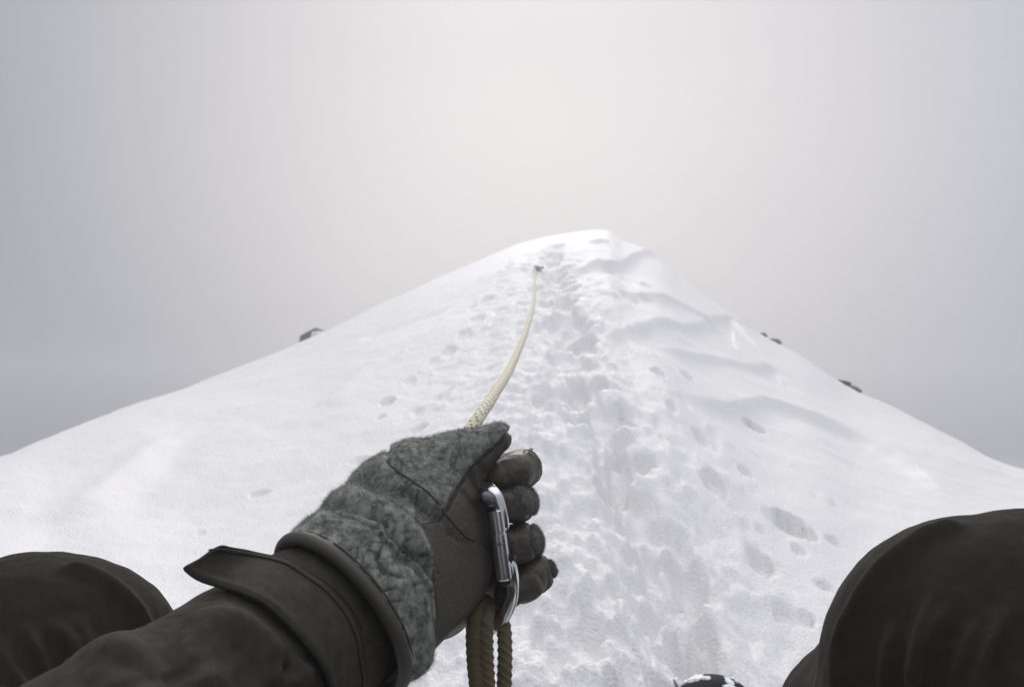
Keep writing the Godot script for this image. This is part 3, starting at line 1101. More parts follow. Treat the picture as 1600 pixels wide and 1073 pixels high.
	for p in v:
		beside.append(absf(inside(Vector2((p - mid).dot(fx), (p - mid).dot(fy)), thumb_wool)))
	fuzz(v, n, parts[1], colors, 60000, 0.0030, woolly, hand, beside)

	# seams and stitches
	for line in [[Vector3(-0.0913, 0.8963, -0.5177), Vector3(-0.0888, 0.8898, -0.5158), Vector3(-0.0806, 0.8811, -0.5132), Vector3(-0.0698, 0.8716, -0.5107), Vector3(-0.059, 0.8618, -0.5083), Vector3(-0.0495, 0.8516, -0.5069), Vector3(-0.0439, 0.8459, -0.5069), Vector3(-0.0375, 0.8427, -0.5074), Vector3(-0.0308, 0.8415, -0.5107)], [Vector3(-0.0507, 0.8591, -0.5087), Vector3(-0.0407, 0.8779, -0.5127), Vector3(-0.0309, 0.8925, -0.5183), Vector3(-0.0216, 0.9019, -0.5208), Vector3(-0.0092, 0.9124, -0.5241), Vector3(-0.0015, 0.9222, -0.5286)]]:
		var seam := nearest_above(on_surface(hand, line, 0.0015), v, n, 0.0007)
		put("seam", tube_mesh(seam, 0.0008, 6), thread, glove)
	var stitch := SurfaceTool.new()
	stitch.begin(Mesh.PRIMITIVE_TRIANGLES)
	for line in [[Vector3(-0.0746, 0.8702, -0.5119), Vector3(-0.0639, 0.8603, -0.5106), Vector3(-0.0542, 0.8493, -0.5083), Vector3(-0.0458, 0.8414, -0.5076), Vector3(-0.0384, 0.8386, -0.5081), Vector3(-0.0304, 0.8374, -0.5114)], [Vector3(-0.0792, 0.8692, -0.5121), Vector3(-0.0672, 0.8575, -0.511), Vector3(-0.0574, 0.847, -0.5087), Vector3(-0.048, 0.8382, -0.5082), Vector3(-0.0394, 0.835, -0.5087), Vector3(-0.0299, 0.8337, -0.512)]]:
		var seam := nearest_above(on_surface(hand, line, 0.0011), v, n, 0.00035)
		for i in range(0, seam.size() - 2, 3):
			var dash := to_tube(PackedVector3Array([seam[i], (seam[i] + seam[i + 1]) * 0.5 + n[0] * 0.0, seam[i + 1].lerp(seam[i + 2], 0.6)]), 0.00038)
			stitch.append_from(dash, 0, Transform3D())
	put("stitching", stitch.commit(), matt(Color(0.12, 0.11, 0.09), 0.7), glove)
	# leather binding round the mouth of the gauntlet
	var ring := []
	for i in 49:
		var t := TAU * i / 48.0
		ring.append(hand.origin - hand.along * 0.001 + hand.up * (cos(t) * (hand.r0 - 0.001)) + hand.near * (sin(t) * (hand.r0 - 0.001) * hand.ratio))
	put("binding", tube_mesh(curve_points(ring, 0.0025), 0.0046, 16, no_relief, false), trim, glove)
	var inner := []
	for p: Vector3 in ring:
		inner.append(p + hand.along * 0.0052 + (p - hand.origin).normalized() * 0.0022)
	put("seam", tube_mesh(curve_points(inner, 0.0025), 0.0009, 6, no_relief, false), thread, glove)

	make_fingers(glove, leather, wool, trim)
	# a tab of the strap below the wrist
	var tab := BoxMesh.new()
	tab.size = Vector3(0.008, 0.010, 0.004)
	var t2 := put("pull_tab", tab, thread, glove)
	t2.position = Vector3(-0.0685, 0.748, -0.5577)
	t2.rotation = Vector3(0.2, 0.3, -0.7)


func to_tube(line: PackedVector3Array, r: float) -> ArrayMesh:
	return tube_mesh(line, r, 5, no_relief, false)


func inside(q: Vector2, poly: PackedVector2Array) -> float:
	# distance to the outline, positive inside
	var best := 1e9
	var odd := false
	var j := poly.size() - 1
	for i in poly.size():
		var a := poly[i]
		var b := poly[j]
		if (a.y > q.y) != (b.y > q.y) and q.x < (b.x - a.x) * (q.y - a.y) / (b.y - a.y) + a.x:
			odd = not odd
		var ba := b - a
		var t := clampf((q - a).dot(ba) / ba.length_squared(), 0.0, 1.0)
		best = minf(best, (q - a - ba * t).length_squared())
		j = i
	return sqrt(best) if odd else -sqrt(best)


func felt_colors(v: PackedVector3Array) -> PackedColorArray:
	var blot := noise(101, 95.0, 3)
	var fine := noise(102, 330.0, 2)
	var c := PackedColorArray()
	c.resize(v.size())
	for i in v.size():
		var f := clampf(0.46 + 0.54 * blot.get_noise_3dv(v[i]) + 0.52 * fine.get_noise_3dv(v[i]), 0.0, 1.0)
		c[i] = Color(0.040, 0.045, 0.042).lerp(Color(0.43, 0.435, 0.385), f)
	return c


func fuzz(v: PackedVector3Array, n: PackedVector3Array, idx: PackedInt32Array, colors: PackedColorArray, count: int, long: float, parent: Node3D, hand: GloveHand = null, beside := PackedFloat32Array()) -> void:
	# loose wool fibres that stand off the felt
	var blade := SurfaceTool.new()
	blade.begin(Mesh.PRIMITIVE_TRIANGLES)
	var pts := [Vector3(0, -0.1, 0), Vector3(0.10, 0.30, 0.03), Vector3(0.34, 0.62, -0.02), Vector3(0.74, 0.80, 0.06)]
	for i in 3:
		for side in [Vector3(0, 0, 1), Vector3(0.7, -0.6, 0)]:
			var w0: Vector3 = side * (0.030 - 0.008 * i)
			var w1: Vector3 = side * (0.022 - 0.008 * i)
			for p in [pts[i] - w0, pts[i] + w0, pts[i + 1] + w1, pts[i] - w0, pts[i + 1] + w1, pts[i + 1] - w1]:
				blade.add_vertex(p)
	blade.generate_normals()
	var rng := RandomNumberGenerator.new()
	rng.seed = 7 + count
	var sums := PackedFloat32Array()
	var total := 0.0
	for t in range(0, idx.size(), 3):
		total += (v[idx[t + 1]] - v[idx[t]]).cross(v[idx[t + 2]] - v[idx[t]]).length()
		sums.append(total)
	var mm := MultiMesh.new()
	mm.transform_format = MultiMesh.TRANSFORM_3D
	mm.use_colors = true
	mm.mesh = blade.commit()
	var spots := []
	var tints := []
	for i in count:
		var t := sums.bsearch(rng.randf() * total) * 3
		if t >= idx.size():
			continue
		var a := rng.randf()
		var b := rng.randf()
		if a + b > 1.0:
			a = 1.0 - a
			b = 1.0 - b
		var p := v[idx[t]] + (v[idx[t + 1]] - v[idx[t]]) * a + (v[idx[t + 2]] - v[idx[t]]) * b
		if hand and (p - hand.origin).dot(hand.along) < 0.006:
			continue
		if hand and beside[idx[t]] < 0.0022:
			continue
		var y := (n[idx[t]] + Vector3(rng.randfn(), rng.randfn(), rng.randfn()) * 0.42).normalized()
		var x := y.cross(Vector3(rng.randfn(), rng.randfn(), rng.randfn())).normalized()
		var s := long * rng.randf_range(0.45, 1.0)
		if rng.randf() < 0.04:
			s *= 1.7
		spots.append(Transform3D(Basis(x, y, x.cross(y)) * s, p))
		var c := colors[idx[t]]
		tints.append(c * rng.randf_range(0.45, 1.6) if rng.randf() < 0.72 else Color(0.42, 0.43, 0.40))
	mm.instance_count = spots.size()
	for i in spots.size():
		mm.set_instance_transform(i, spots[i])
		mm.set_instance_color(i, Color(tints[i], 1.0))
	var m := matt(Color.WHITE, 1.0)
	m.vertex_color_use_as_albedo = true
	var o := MultiMeshInstance3D.new()
	o.name = "wool_fuzz"
	o.multimesh = mm
	o.material_override = m
	o.set_meta("kind", "stuff")
	parent.add_child(o, true)


func make_fingers(glove: Node3D, leather: Material, wool: Material, trim: Material) -> void:
	var chains := [
		[[Vector3(-0.0528, 0.8809, -0.5892), Vector3(-0.016, 0.8874, -0.5841), Vector3(0.0089, 0.8918, -0.5712), Vector3(0.003, 0.8895, -0.5543), Vector3(-0.01, 0.8862, -0.5478)], [0.0145, 0.015, 0.0147, 0.0132, 0.012]],
		[[Vector3(-0.0512, 0.8554, -0.5935), Vector3(-0.0159, 0.8602, -0.5846), Vector3(0.0047, 0.8643, -0.5697), Vector3(0.002, 0.8651, -0.5483), Vector3(-0.0068, 0.8643, -0.5383)], [0.014, 0.0143, 0.0145, 0.013, 0.0117]],
		[[Vector3(-0.0511, 0.8279, -0.5971), Vector3(-0.0132, 0.8306, -0.5875), Vector3(0.0088, 0.8329, -0.5719), Vector3(0.0055, 0.8345, -0.5504), Vector3(-0.0049, 0.8343, -0.5403)], [0.014, 0.0143, 0.0149, 0.0134, 0.0122]],
		[[Vector3(-0.0508, 0.8003, -0.5987), Vector3(-0.0105, 0.8017, -0.5903), Vector3(0.0196, 0.8085, -0.576), Vector3(0.011, 0.8046, -0.5584), Vector3(-0.0024, 0.7996, -0.5471)], [0.0134, 0.0137, 0.0139, 0.013, 0.0117]],
	]
	for f in 4:
		var b := Blob.new()
		b.k = 0.006
		b.chain(chains[f][0], chains[f][1])
		var d := surface(b, 0.0018)
		var v: PackedVector3Array = d.v
		var n := normals_of(v, d.i)
		var knuckle: Vector3 = chains[f][0][2]
		var out: Vector3 = (knuckle - chains[f][0][0]).normalized()
		var up := Vector3(0, 0.97, 0.2)
		var back := PackedFloat32Array()
		back.resize(v.size())
		var lumps := noise(110 + f, 130.0, 2)
		for i in v.size():
			var p := v[i] - knuckle
			# wool on the back of the finger, which faces away and to the right
			var s: float = p.dot(out) * 0.95 + p.dot(up) * [0.1, 0.34, 0.12, 0.18][f] - p.z * 0.34 - [0.0165, 0.0060, 0.0085, 0.0125][f]
			back[i] = s
			var h := 0.0006 * lumps.get_noise_3dv(v[i])
			h -= 0.0013 * exp(-pow(s / 0.0012, 2.0))
			h += 0.0010 * smoothstep(0.0, 0.0015, s)
			v[i] += n[i] * h
		# the oval seam of the fingertip pad and creases across the joint
		var pads := [[], [Vector3(-0.008, 0.8767, -0.519), Vector3(-0.0024, 0.8754, -0.5161), Vector3(0.0019, 0.8713, -0.5158), Vector3(0.0033, 0.8662, -0.5167), Vector3(0.0019, 0.861, -0.5185), Vector3(-0.0024, 0.8561, -0.5224)], [Vector3(-0.0066, 0.8473, -0.5239), Vector3(-0.0009, 0.8457, -0.5211), Vector3(0.0038, 0.8413, -0.5198), Vector3(0.0052, 0.8362, -0.5207), Vector3(0.0038, 0.8305, -0.5226), Vector3(-0.0005, 0.8253, -0.5276)], []]
		var lines := []
		var pad_line := PackedVector3Array()
		if f == 1 or f == 2:
			pad_line = on_surface(b, pads[f], 0.0012)
		if f == 1 or f == 2:
			lines.append([pad_line, 0.0016, -0.0016, 1])
			var bend: Array = [Vector3(0.0071, 0.8775, -0.5209), Vector3(0.009, 0.8711, -0.5199), Vector3(0.008, 0.8645, -0.521), Vector3(0.009, 0.8588, -0.524)] if f == 1 else [Vector3(0.0095, 0.8485, -0.5257), Vector3(0.0114, 0.8421, -0.5247), Vector3(0.0099, 0.8356, -0.5258), Vector3(0.0114, 0.8288, -0.529)]
			lines.append([on_surface(b, bend, 0.0015), 0.0024, -0.0015])
		if f == 3:
			lines.append([on_surface(b, [Vector3(0.006, 0.8174, -0.5563), Vector3(0.0173, 0.8104, -0.5524), Vector3(0.0249, 0.8036, -0.5586)]), 0.004, -0.002])
		v = push_folds(v, n, lines)
		d.v = v
		var parts := split(d, back)
		v = d.v
		var all := PackedInt32Array(parts[0])
		all.append_array(parts[1])
		n = normals_of(v, all)
		var colors := felt_colors(v)
		for i in colors.size():
			colors[i] = colors[i].lerp(Color(0.055, 0.050, 0.040), 0.62)
		var o := put("finger", to_mesh(v, parts[1], n), leather, glove)
		if not parts[0].is_empty():
			put("wool_back", to_mesh(v, parts[0], n, colors), wool, o)
		if f > 0 and not parts[0].is_empty():
			fuzz(v, n, parts[0], colors, [0, 5000, 4000, 3500][f], 0.0022, o)
		if f == 1 or f == 2:
			put("seam", tube_mesh(nearest_above(pad_line, v, n, 0.0002), 0.0005, 6), trim, o)
		if f == 0:
			# frayed end of the seam on top of the forefinger
			var fray := SurfaceTool.new()
			fray.begin(Mesh.PRIMITIVE_TRIANGLES)
			var at := b.onto(Vector3(0.0145, 0.9046, -0.563))
			for line in [[Vector3(-0.006, 0.000, 0.002), Vector3(-0.003, 0.0022, 0.002), Vector3(0.001, 0.0010, 0.002), Vector3(0.005, -0.001, 0.002)], [Vector3(-0.001, 0, 0), Vector3(0.0005, 0.0035, 0.001), Vector3(0.002, 0.001, 0.001)], [Vector3(0.001, 0, 0), Vector3(0.002, 0.003, 0), Vector3(0.003, 0.0032, 0)]]:
				var moved := []
				for p: Vector3 in line:
					moved.append(at + p)
				fray.append_from(tube_mesh(curve_points(moved, 0.0008), 0.0005, 5), 0, Transform3D())
			put("seam", fray.commit(), trim, o)


func make_sleeve(who: Node3D) -> void:
	var cloth := soft_fabric(Color(0.052, 0.046, 0.034))
	var edge := matt(Color(0.022, 0.021, 0.018), 0.9)
	edge.metallic_specular = 0.2
	var spine := [Vector3(-0.096, 0.8027, -0.5182), Vector3(-0.117, 0.7973, -0.4816), Vector3(-0.1374, 0.7913, -0.4288), Vector3(-0.1555, 0.7786, -0.3802), Vector3(-0.172, 0.7699, -0.331), Vector3(-0.1901, 0.7561, -0.2826), Vector3(-0.205, 0.7449, -0.2287)]
	var wide := [0.048, 0.0542, 0.0498, 0.0496, 0.0489, 0.0499, 0.0559]
	var hint := Vector3(-0.1538, 0.8451, -0.4614) - Vector3(-0.1095, 0.8026, -0.4624)
	var place := func(t: float, phi: float, off: float) -> Vector3:
		var i := clampi(int(floor(t)), 0, 5)
		var u := t - i
		var p0: Vector3 = spine[maxi(i - 1, 0)]
		var p3: Vector3 = spine[mini(i + 2, 6)]
		var c: Vector3 = (spine[i] as Vector3).cubic_interpolate(spine[i + 1], p0, p3, u)
		var axis: Vector3 = ((spine[mini(i + 1, 6)] as Vector3) - spine[i]).lerp((spine[mini(i + 2, 6)] as Vector3) - spine[mini(i + 1, 5)], u).normalized()
		var r := lerpf(wide[i], wide[i + 1], smoothstep(0.0, 1.0, u) * 0.5 + u * 0.5)
		var up: Vector3 = (hint - axis * hint.dot(axis)).normalized()
		var near := up.cross(axis)
		if near.z < 0:
			near = -near
		return c + up * (cos(phi) * (r + off)) + near * (sin(phi) * (r * 0.82 + off))
	var rows := 260
	var sides := 220
	var v := PackedVector3Array()
	var idx := PackedInt32Array()
	var rough := noise(121, 14.0, 3)
	var rumple := noise(122, 52.0, 2)
	for i in rows + 1:
		for k in sides:
			v.append(place.call(6.0 * i / rows, TAU * k / sides, 0.0))
	for i in rows:
		for k in sides:
			var a := i * sides + k
			var b := i * sides + (k + 1) % sides
			for x in [a, b, a + sides, b, b + sides, a + sides]:
				idx.append(x)
	var n := normals_of(v, idx)
	var mid: Vector3 = spine[3]
	if n[130 * sides].dot(v[130 * sides] - place.call(3.0, PI, 0.0)) < 0:
		for t in range(0, idx.size(), 3):
			var s := idx[t]
			idx[t] = idx[t + 1]
			idx[t + 1] = s
		n = normals_of(v, idx)
	for i in v.size():
		v[i] += n[i] * (0.0022 * rough.get_noise_3dv(v[i]) + 0.0007 * rumple.get_noise_3dv(v[i]))
	var folds := []
	var n0 := n.duplicate()
	for f in [[[Vector3(-0.1735, 0.8275, -0.3629), Vector3(-0.1607, 0.8259, -0.3693), Vector3(-0.1367, 0.8157, -0.3598), Vector3(-0.1201, 0.8006, -0.3603), Vector3(-0.1121, 0.7845, -0.36)], 0.013, 0.0075], [[Vector3(-0.1659, 0.824, -0.3564), Vector3(-0.1482, 0.8155, -0.3366), Vector3(-0.1362, 0.8045, -0.3313), Vector3(-0.1278, 0.7934, -0.3281)], 0.010, 0.0060], [[Vector3(-0.2064, 0.8037, -0.3325), Vector3(-0.1909, 0.8047, -0.3404), Vector3(-0.1589, 0.8103, -0.3131), Vector3(-0.1429, 0.801, -0.3126)], 0.014, 0.0085], [[Vector3(-0.16, 0.8304, -0.3706), Vector3(-0.1341, 0.8197, -0.3693), Vector3(-0.1203, 0.8089, -0.3691), Vector3(-0.1109, 0.7964, -0.3702)], 0.008, 0.0040], [[Vector3(-0.1511, 0.8179, -0.3635), Vector3(-0.1348, 0.8056, -0.3585), Vector3(-0.123, 0.7883, -0.3573)], 0.011, -0.0070], [[Vector3(-0.1748, 0.8172, -0.3535), Vector3(-0.1541, 0.81, -0.3314), Vector3(-0.1417, 0.7983, -0.3252)], 0.013, -0.0070], [[Vector3(-0.1213, 0.8069, -0.3674), Vector3(-0.1135, 0.8022, -0.3712), Vector3(-0.1076, 0.7939, -0.3767), Vector3(-0.108, 0.7887, -0.3735), Vector3(-0.1128, 0.7912, -0.365), Vector3(-0.1191, 0.8, -0.3615)], 0.0045, 0.0040], [[Vector3(-0.1161, 0.7982, -0.3678), Vector3(-0.1109, 0.7945, -0.3705)], 0.006, -0.004], [[Vector3(-0.1083, 0.7839, -0.3763), Vector3(-0.1034, 0.7901, -0.3814), Vector3(-0.1012, 0.7955, -0.3845)], 0.004, 0.0035], [[Vector3(-0.1817, 0.801, -0.3207), Vector3(-0.1683, 0.8048, -0.316), Vector3(-0.1524, 0.8023, -0.3124)], 0.008, -0.005]]:
		folds.append([nearest_above(curve_points(f[0], 0.005), v, n0, 0.0, 0.02), f[1], f[2]])
	v = push_folds(v, n, folds)
	var o := put("jacket_sleeve", to_mesh(v, idx), cloth, who)
	# the strap that tightens the cuff: a thick band with a free end that stands off the sleeve
	n = normals_of(v, idx)
	var nu := 140
	var nw := 22
	var low_edge := even(curve_points([Vector3(-0.1772, 0.8426, -0.3868), Vector3(-0.176, 0.8403, -0.3861), Vector3(-0.1683, 0.8354, -0.386), Vector3(-0.1577, 0.8313, -0.3887), Vector3(-0.1416, 0.8277, -0.3832), Vector3(-0.1269, 0.8209, -0.3813), Vector3(-0.1134, 0.8108, -0.381), Vector3(-0.1036, 0.7989, -0.384), Vector3(-0.0982, 0.786, -0.3902), Vector3(-0.0956, 0.7732, -0.3954), Vector3(-0.0955, 0.7543, -0.4036)], 0.001), nu)
	var top_edge := even(curve_points([Vector3(-0.1675, 0.8488, -0.3979), Vector3(-0.1645, 0.8508, -0.4016), Vector3(-0.1614, 0.8481, -0.4122), Vector3(-0.1532, 0.8438, -0.4281), Vector3(-0.1379, 0.8407, -0.4266), Vector3(-0.1197, 0.8354, -0.4204), Vector3(-0.1049, 0.8257, -0.42), Vector3(-0.0936, 0.8133, -0.4201), Vector3(-0.0872, 0.7998, -0.4203), Vector3(-0.084, 0.7836, -0.422), Vector3(-0.0849, 0.7652, -0.4312), Vector3(-0.0869, 0.747, -0.4332)], 0.001), nu)
	var sheet := PackedVector3Array()
	for i in nu + 1:
		for k in nw + 1:
			var w := float(k) / nw
			sheet.append(low_edge[i].lerp(top_edge[i], w))
	var laid := nearest_above(sheet, v, n, 0.0042, 0.016)
	for i in nu + 1:
		var free := 1.0 - smoothstep(0.14, 0.42, float(i) / nu)
		for k in nw + 1:
			var q := i * (nw + 1) + k
			sheet[q] = laid[q].lerp(sheet[q], free)
	var bi := PackedInt32Array()
	for i in nu:
		for k in nw:
			var c := i * (nw + 1) + k
			for x in [c, c + nw + 1, c + 1, c + 1, c + nw + 1, c + nw + 2]:
				bi.append(x)
	var bn := normals_of(sheet, bi)
	var middle := 70 * (nw + 1) + 11
	var facing := signf(bn[middle].dot(sheet[middle] - (place.call(2.0, 0.0, 0.0) as Vector3).lerp(place.call(2.0, PI, 0.0), 0.5)))
	var bv := PackedVector3Array()
	var both := PackedInt32Array()
	for layer in 2:
		for i in nu + 1:
			for k in nw + 1:
				var q := i * (nw + 1) + k
				var rim := minf(minf(k, nw - k) / 1.5, minf(i, nu - i) / 2.0)
				var thick := 0.0012 * sqrt(clampf(rim, 0.0, 1.0)) + 0.0009 * exp(-pow((minf(minf(k, nw - k), i * 0.6) - 1.4) / 0.9, 2.0))
				bv.append(sheet[q] + bn[q] * facing * (thick if layer == 0 else -thick))
	var one := (nu + 1) * (nw + 1)
	for layer in 2:
		for t in range(0, bi.size(), 3):
			var order := [0, 1, 2] if (layer == 0) == (facing > 0) else [0, 2, 1]
			for x in order:
				both.append(bi[t + x] + layer * one)
	put("cuff_strap", to_mesh(bv, both), cloth, o)
	# rolled hem along the edges and a line of stitching near the upper one
	for e in [[0, 0.0011], [nw - 3, 0.0005], [nw, 0.0009]]:
		var line := PackedVector3Array()
		for i in nu + 1:
			var q: int = i * (nw + 1) + e[0]
			line.append(sheet[q] + bn[q] * facing * (0.0016 if e[0] == nw - 3 else 0.0002))
		put("seam", tube_mesh(line, e[1], 7), edge, o)
	# seams of the cuff beside the strap
	for pts in [[Vector3(-0.081, 0.7944, -0.4293), Vector3(-0.0875, 0.7872, -0.4153), Vector3(-0.094, 0.777, -0.4008), Vector3(-0.098, 0.7664, -0.3965)], [Vector3(-0.1402, 0.8424, -0.4335), Vector3(-0.1185, 0.836, -0.4264), Vector3(-0.1029, 0.8252, -0.4272), Vector3(-0.0928, 0.8123, -0.4284), Vector3(-0.0865, 0.7994, -0.4295)]]:
		put("seam", tube_mesh(nearest_above(curve_points(pts, 0.002), v, n, 0.0022 if pts.size() == 4 else 0.0003, 0.014), 0.0006, 6), edge, o)


func even(line: PackedVector3Array, n: int) -> PackedVector3Array:
	var out := PackedVector3Array()
	for i in n + 1:
		var t := float(i) / n * (line.size() - 1)
		var k := mini(int(t), line.size() - 2)
		out.append(line[k].lerp(line[k + 1], t - k))
	return out


func make_trousers(who: Node3D) -> void:
	var cloth := soft_fabric(Color(0.0215, 0.0182, 0.0105))
	var edge := matt(Color(0.014, 0.012, 0.008), 0.9)
	edge.metallic_specular = 0.2
	for s in 2:
		var leg := Blob.new()
		leg.k = 0.035
		if s == 0:
			leg.chain([Vector3(0.19, 0.36, 0.08), Vector3(0.3012, 0.7682, -0.4327), Vector3(0.261, 0.478, -0.8818)], [0.105, 0.0898, 0.057])
			leg.add(Vector3(0.2828, 0.7855, -0.4349), Vector3(0.3131, 0.7846, -0.4249), 0.0604, 0.0727)
			leg.add(Vector3(0.2638, 0.7627, -0.4437), Vector3(0.2514, 0.7252, -0.445), 0.0603, 0.0634)
		else:
			leg.chain([Vector3(-0.19, 0.36, 0.08), Vector3(-0.3495, 0.7327, -0.5349), Vector3(-0.2308, 0.4938, -0.8994)], [0.105, 0.0848, 0.066])
			leg.add(Vector3(-0.3658, 0.7502, -0.532), Vector3(-0.3295, 0.7487, -0.5373), 0.069, 0.0621)
		var knee: Vector3 = leg.b[0]
		var d := surface(leg, 0.0075)
		d = refine(d, leg, knee, 0.19)
		d = refine(d, leg, knee, 0.17)
		var v: PackedVector3Array = d.v
		var n := normals_of(v, d.i)
		var rough := noise(131 + s, 7.0, 3)
		var rumple := noise(133 + s, 38.0, 2)
		for i in v.size():
			v[i] += n[i] * (0.004 * rough.get_noise_3dv(v[i]) + 0.0008 * rumple.get_noise_3dv(v[i]))
		var folds := []
		var seam_px: Array
		if s == 0:
			for line in [[Vector3(0.2228, 0.8585, -0.3821), Vector3(0.2047, 0.8424, -0.3746), Vector3(0.1896, 0.8211, -0.3701), Vector3(0.1792, 0.7999, -0.3686), Vector3(0.1717, 0.7769, -0.3653)], [Vector3(0.2256, 0.8563, -0.3673), Vector3(0.2088, 0.8392, -0.365), Vector3(0.1936, 0.8179, -0.3635), Vector3(0.1832, 0.7956, -0.3622), Vector3(0.1767, 0.7725, -0.361)], [Vector3(0.251, 0.8581, -0.3517), Vector3(0.2337, 0.8412, -0.3444), Vector3(0.2187, 0.8226, -0.3425), Vector3(0.2028, 0.8047, -0.3404), Vector3(0.1879, 0.7859, -0.3385)], [Vector3(0.2307, 0.8488, -0.3533), Vector3(0.2154, 0.831, -0.3512), Vector3(0.2005, 0.8124, -0.3493), Vector3(0.1878, 0.7943, -0.3472), Vector3(0.1795, 0.7812, -0.3443)], [Vector3(0.1929, 0.828, -0.3923), Vector3(0.1834, 0.8119, -0.3899), Vector3(0.1769, 0.7947, -0.3877), Vector3(0.1725, 0.773, -0.3863)]]:
				folds.append([on_surface(leg, line, 0.008), 0.0048, 0.0066])
			seam_px = [Vector3(0.2591, 0.8638, -0.4218), Vector3(0.2438, 0.8586, -0.4226), Vector3(0.2262, 0.845, -0.4249), Vector3(0.2082, 0.825, -0.4282), Vector3(0.1926, 0.8043, -0.4317), Vector3(0.1857, 0.7911, -0.4339), Vector3(0.1804, 0.7794, -0.4308), Vector3(0.1767, 0.7662, -0.428), Vector3(0.1701, 0.7516, -0.4203)]
		else:
			for line in [[Vector3(-0.3126, 0.8253, -0.4485), Vector3(-0.2904, 0.8116, -0.4406), Vector3(-0.2727, 0.7974, -0.4379), Vector3(-0.2541, 0.7817, -0.4355)], [Vector3(-0.2899, 0.8313, -0.4526), Vector3(-0.2717, 0.8186, -0.4496), Vector3(-0.2555, 0.8067, -0.4465), Vector3(-0.2364, 0.7904, -0.4442)], [Vector3(-0.3249, 0.8097, -0.441), Vector3(-0.3, 0.793, -0.4336), Vector3(-0.2831, 0.7775, -0.4311), Vector3(-0.2684, 0.7588, -0.4292)], [Vector3(-0.2737, 0.8329, -0.4624), Vector3(-0.2583, 0.8236, -0.4589), Vector3(-0.2432, 0.8113, -0.4559), Vector3(-0.2244, 0.7977, -0.4531)], [Vector3(-0.2821, 0.8248, -0.4587), Vector3(-0.2668, 0.8125, -0.4557), Vector3(-0.2517, 0.8004, -0.4526), Vector3(-0.2309, 0.7865, -0.4448)]]:
				folds.append([on_surface(leg, line, 0.008), 0.0045, 0.0056])
			seam_px = [Vector3(-0.3114, 0.8336, -0.513), Vector3(-0.2925, 0.8236, -0.5147), Vector3(-0.2745, 0.8095, -0.517), Vector3(-0.2602, 0.7958, -0.5193), Vector3(-0.2393, 0.7721, -0.5182)]
		var seam := on_surface(leg, seam_px, 0.005)
		folds.append([seam, 0.007, 0.006, 1])
		v = push_folds(v, n, folds)
		var i2: PackedInt32Array = d.i
		n = normals_of(v, i2)
		var o := put("trouser_leg", to_mesh(v, i2, n), cloth, who)
		put("seam", tube_mesh(nearest_above(seam, v, n, 0.0005, 0.016), 0.0016, 7), edge, o)


func make_boots(who: Node3D) -> void:
	var rubber := matt(Color(0.012, 0.013, 0.014), 0.6, noise_picture(141, 0.03, 3, Color.BLACK, Color.WHITE), 0.03, 8.0)
	rubber.metallic_specular = 0.2
	var sole := matt(Color(0.02, 0.02, 0.02), 0.8)
	var snow := matt(Color(0.86, 0.87, 0.89), 0.7)
	var steel := matt(Color(0.16, 0.16, 0.16), 0.4)
	steel.metallic = 0.8
	for s in 2:
		var toe: Vector3 = Vector3(0.2954, 0.5305, -1.0757) if s == 0 else Vector3(-0.2784, 0.5081, -1.1099)
		var heel: Vector3 = toe + Vector3(-0.012, -0.115, 0.20)
		var b := Blob.new()
		b.k = 0.03
		b.chain([heel, heel.lerp(toe, 0.55), toe], [0.046, 0.050, 0.052])
		b.add(heel, heel + Vector3(0, 0.07, 0.05), 0.046, 0.056)
		b.add(toe + Vector3(-0.014, 0, 0.012), toe + Vector3(0.014, 0, 0.012), 0.046, 0.045)
		var d := surface(b, 0.004)
		var boot := put("boot", to_mesh(d.v, d.i), rubber, who)
		var f := Blob.new()
		f.k = 0.02
		f.chain([heel - Vector3(0, 0.042, 0), heel.lerp(toe, 0.5) - Vector3(0, 0.042, 0), toe - Vector3(0, 0.038, -0.004)], [0.036, 0.040, 0.036])
		var e := surface(f, 0.005)
		put("sole", to_mesh(e.v, e.i), sole, boot)
		var spike := CylinderMesh.new()
		spike.top_radius = 0.001
		spike.bottom_radius = 0.008
		spike.height = 0.05
		for side in [-1]:
			var c := put("crampon_point", spike, steel, boot)
			c.position = toe + Vector3(0.047 * side, 0.026, 0.0)
			c.rotation = Vector3(-0.5, 0, -0.35 * side)
		if s == 0:
			var rng := RandomNumberGenerator.new()
			rng.seed = 12
			for i in 12:
				var at := b.onto(toe + Vector3(rng.randf_range(-0.045, 0.04), 0.05, rng.randf_range(-0.015, 0.045)))
				var lump := put("snow_patch", rock(Vector3(rng.randf_range(0.003, 0.013), 0.0035, rng.randf_range(0.003, 0.012)), 150 + i), snow, boot)
				lump.position = at
				lump.basis = Basis(Quaternion(Vector3.UP, b.slope(at)))


# ---------------------------------------------------------------- carabiner and cord

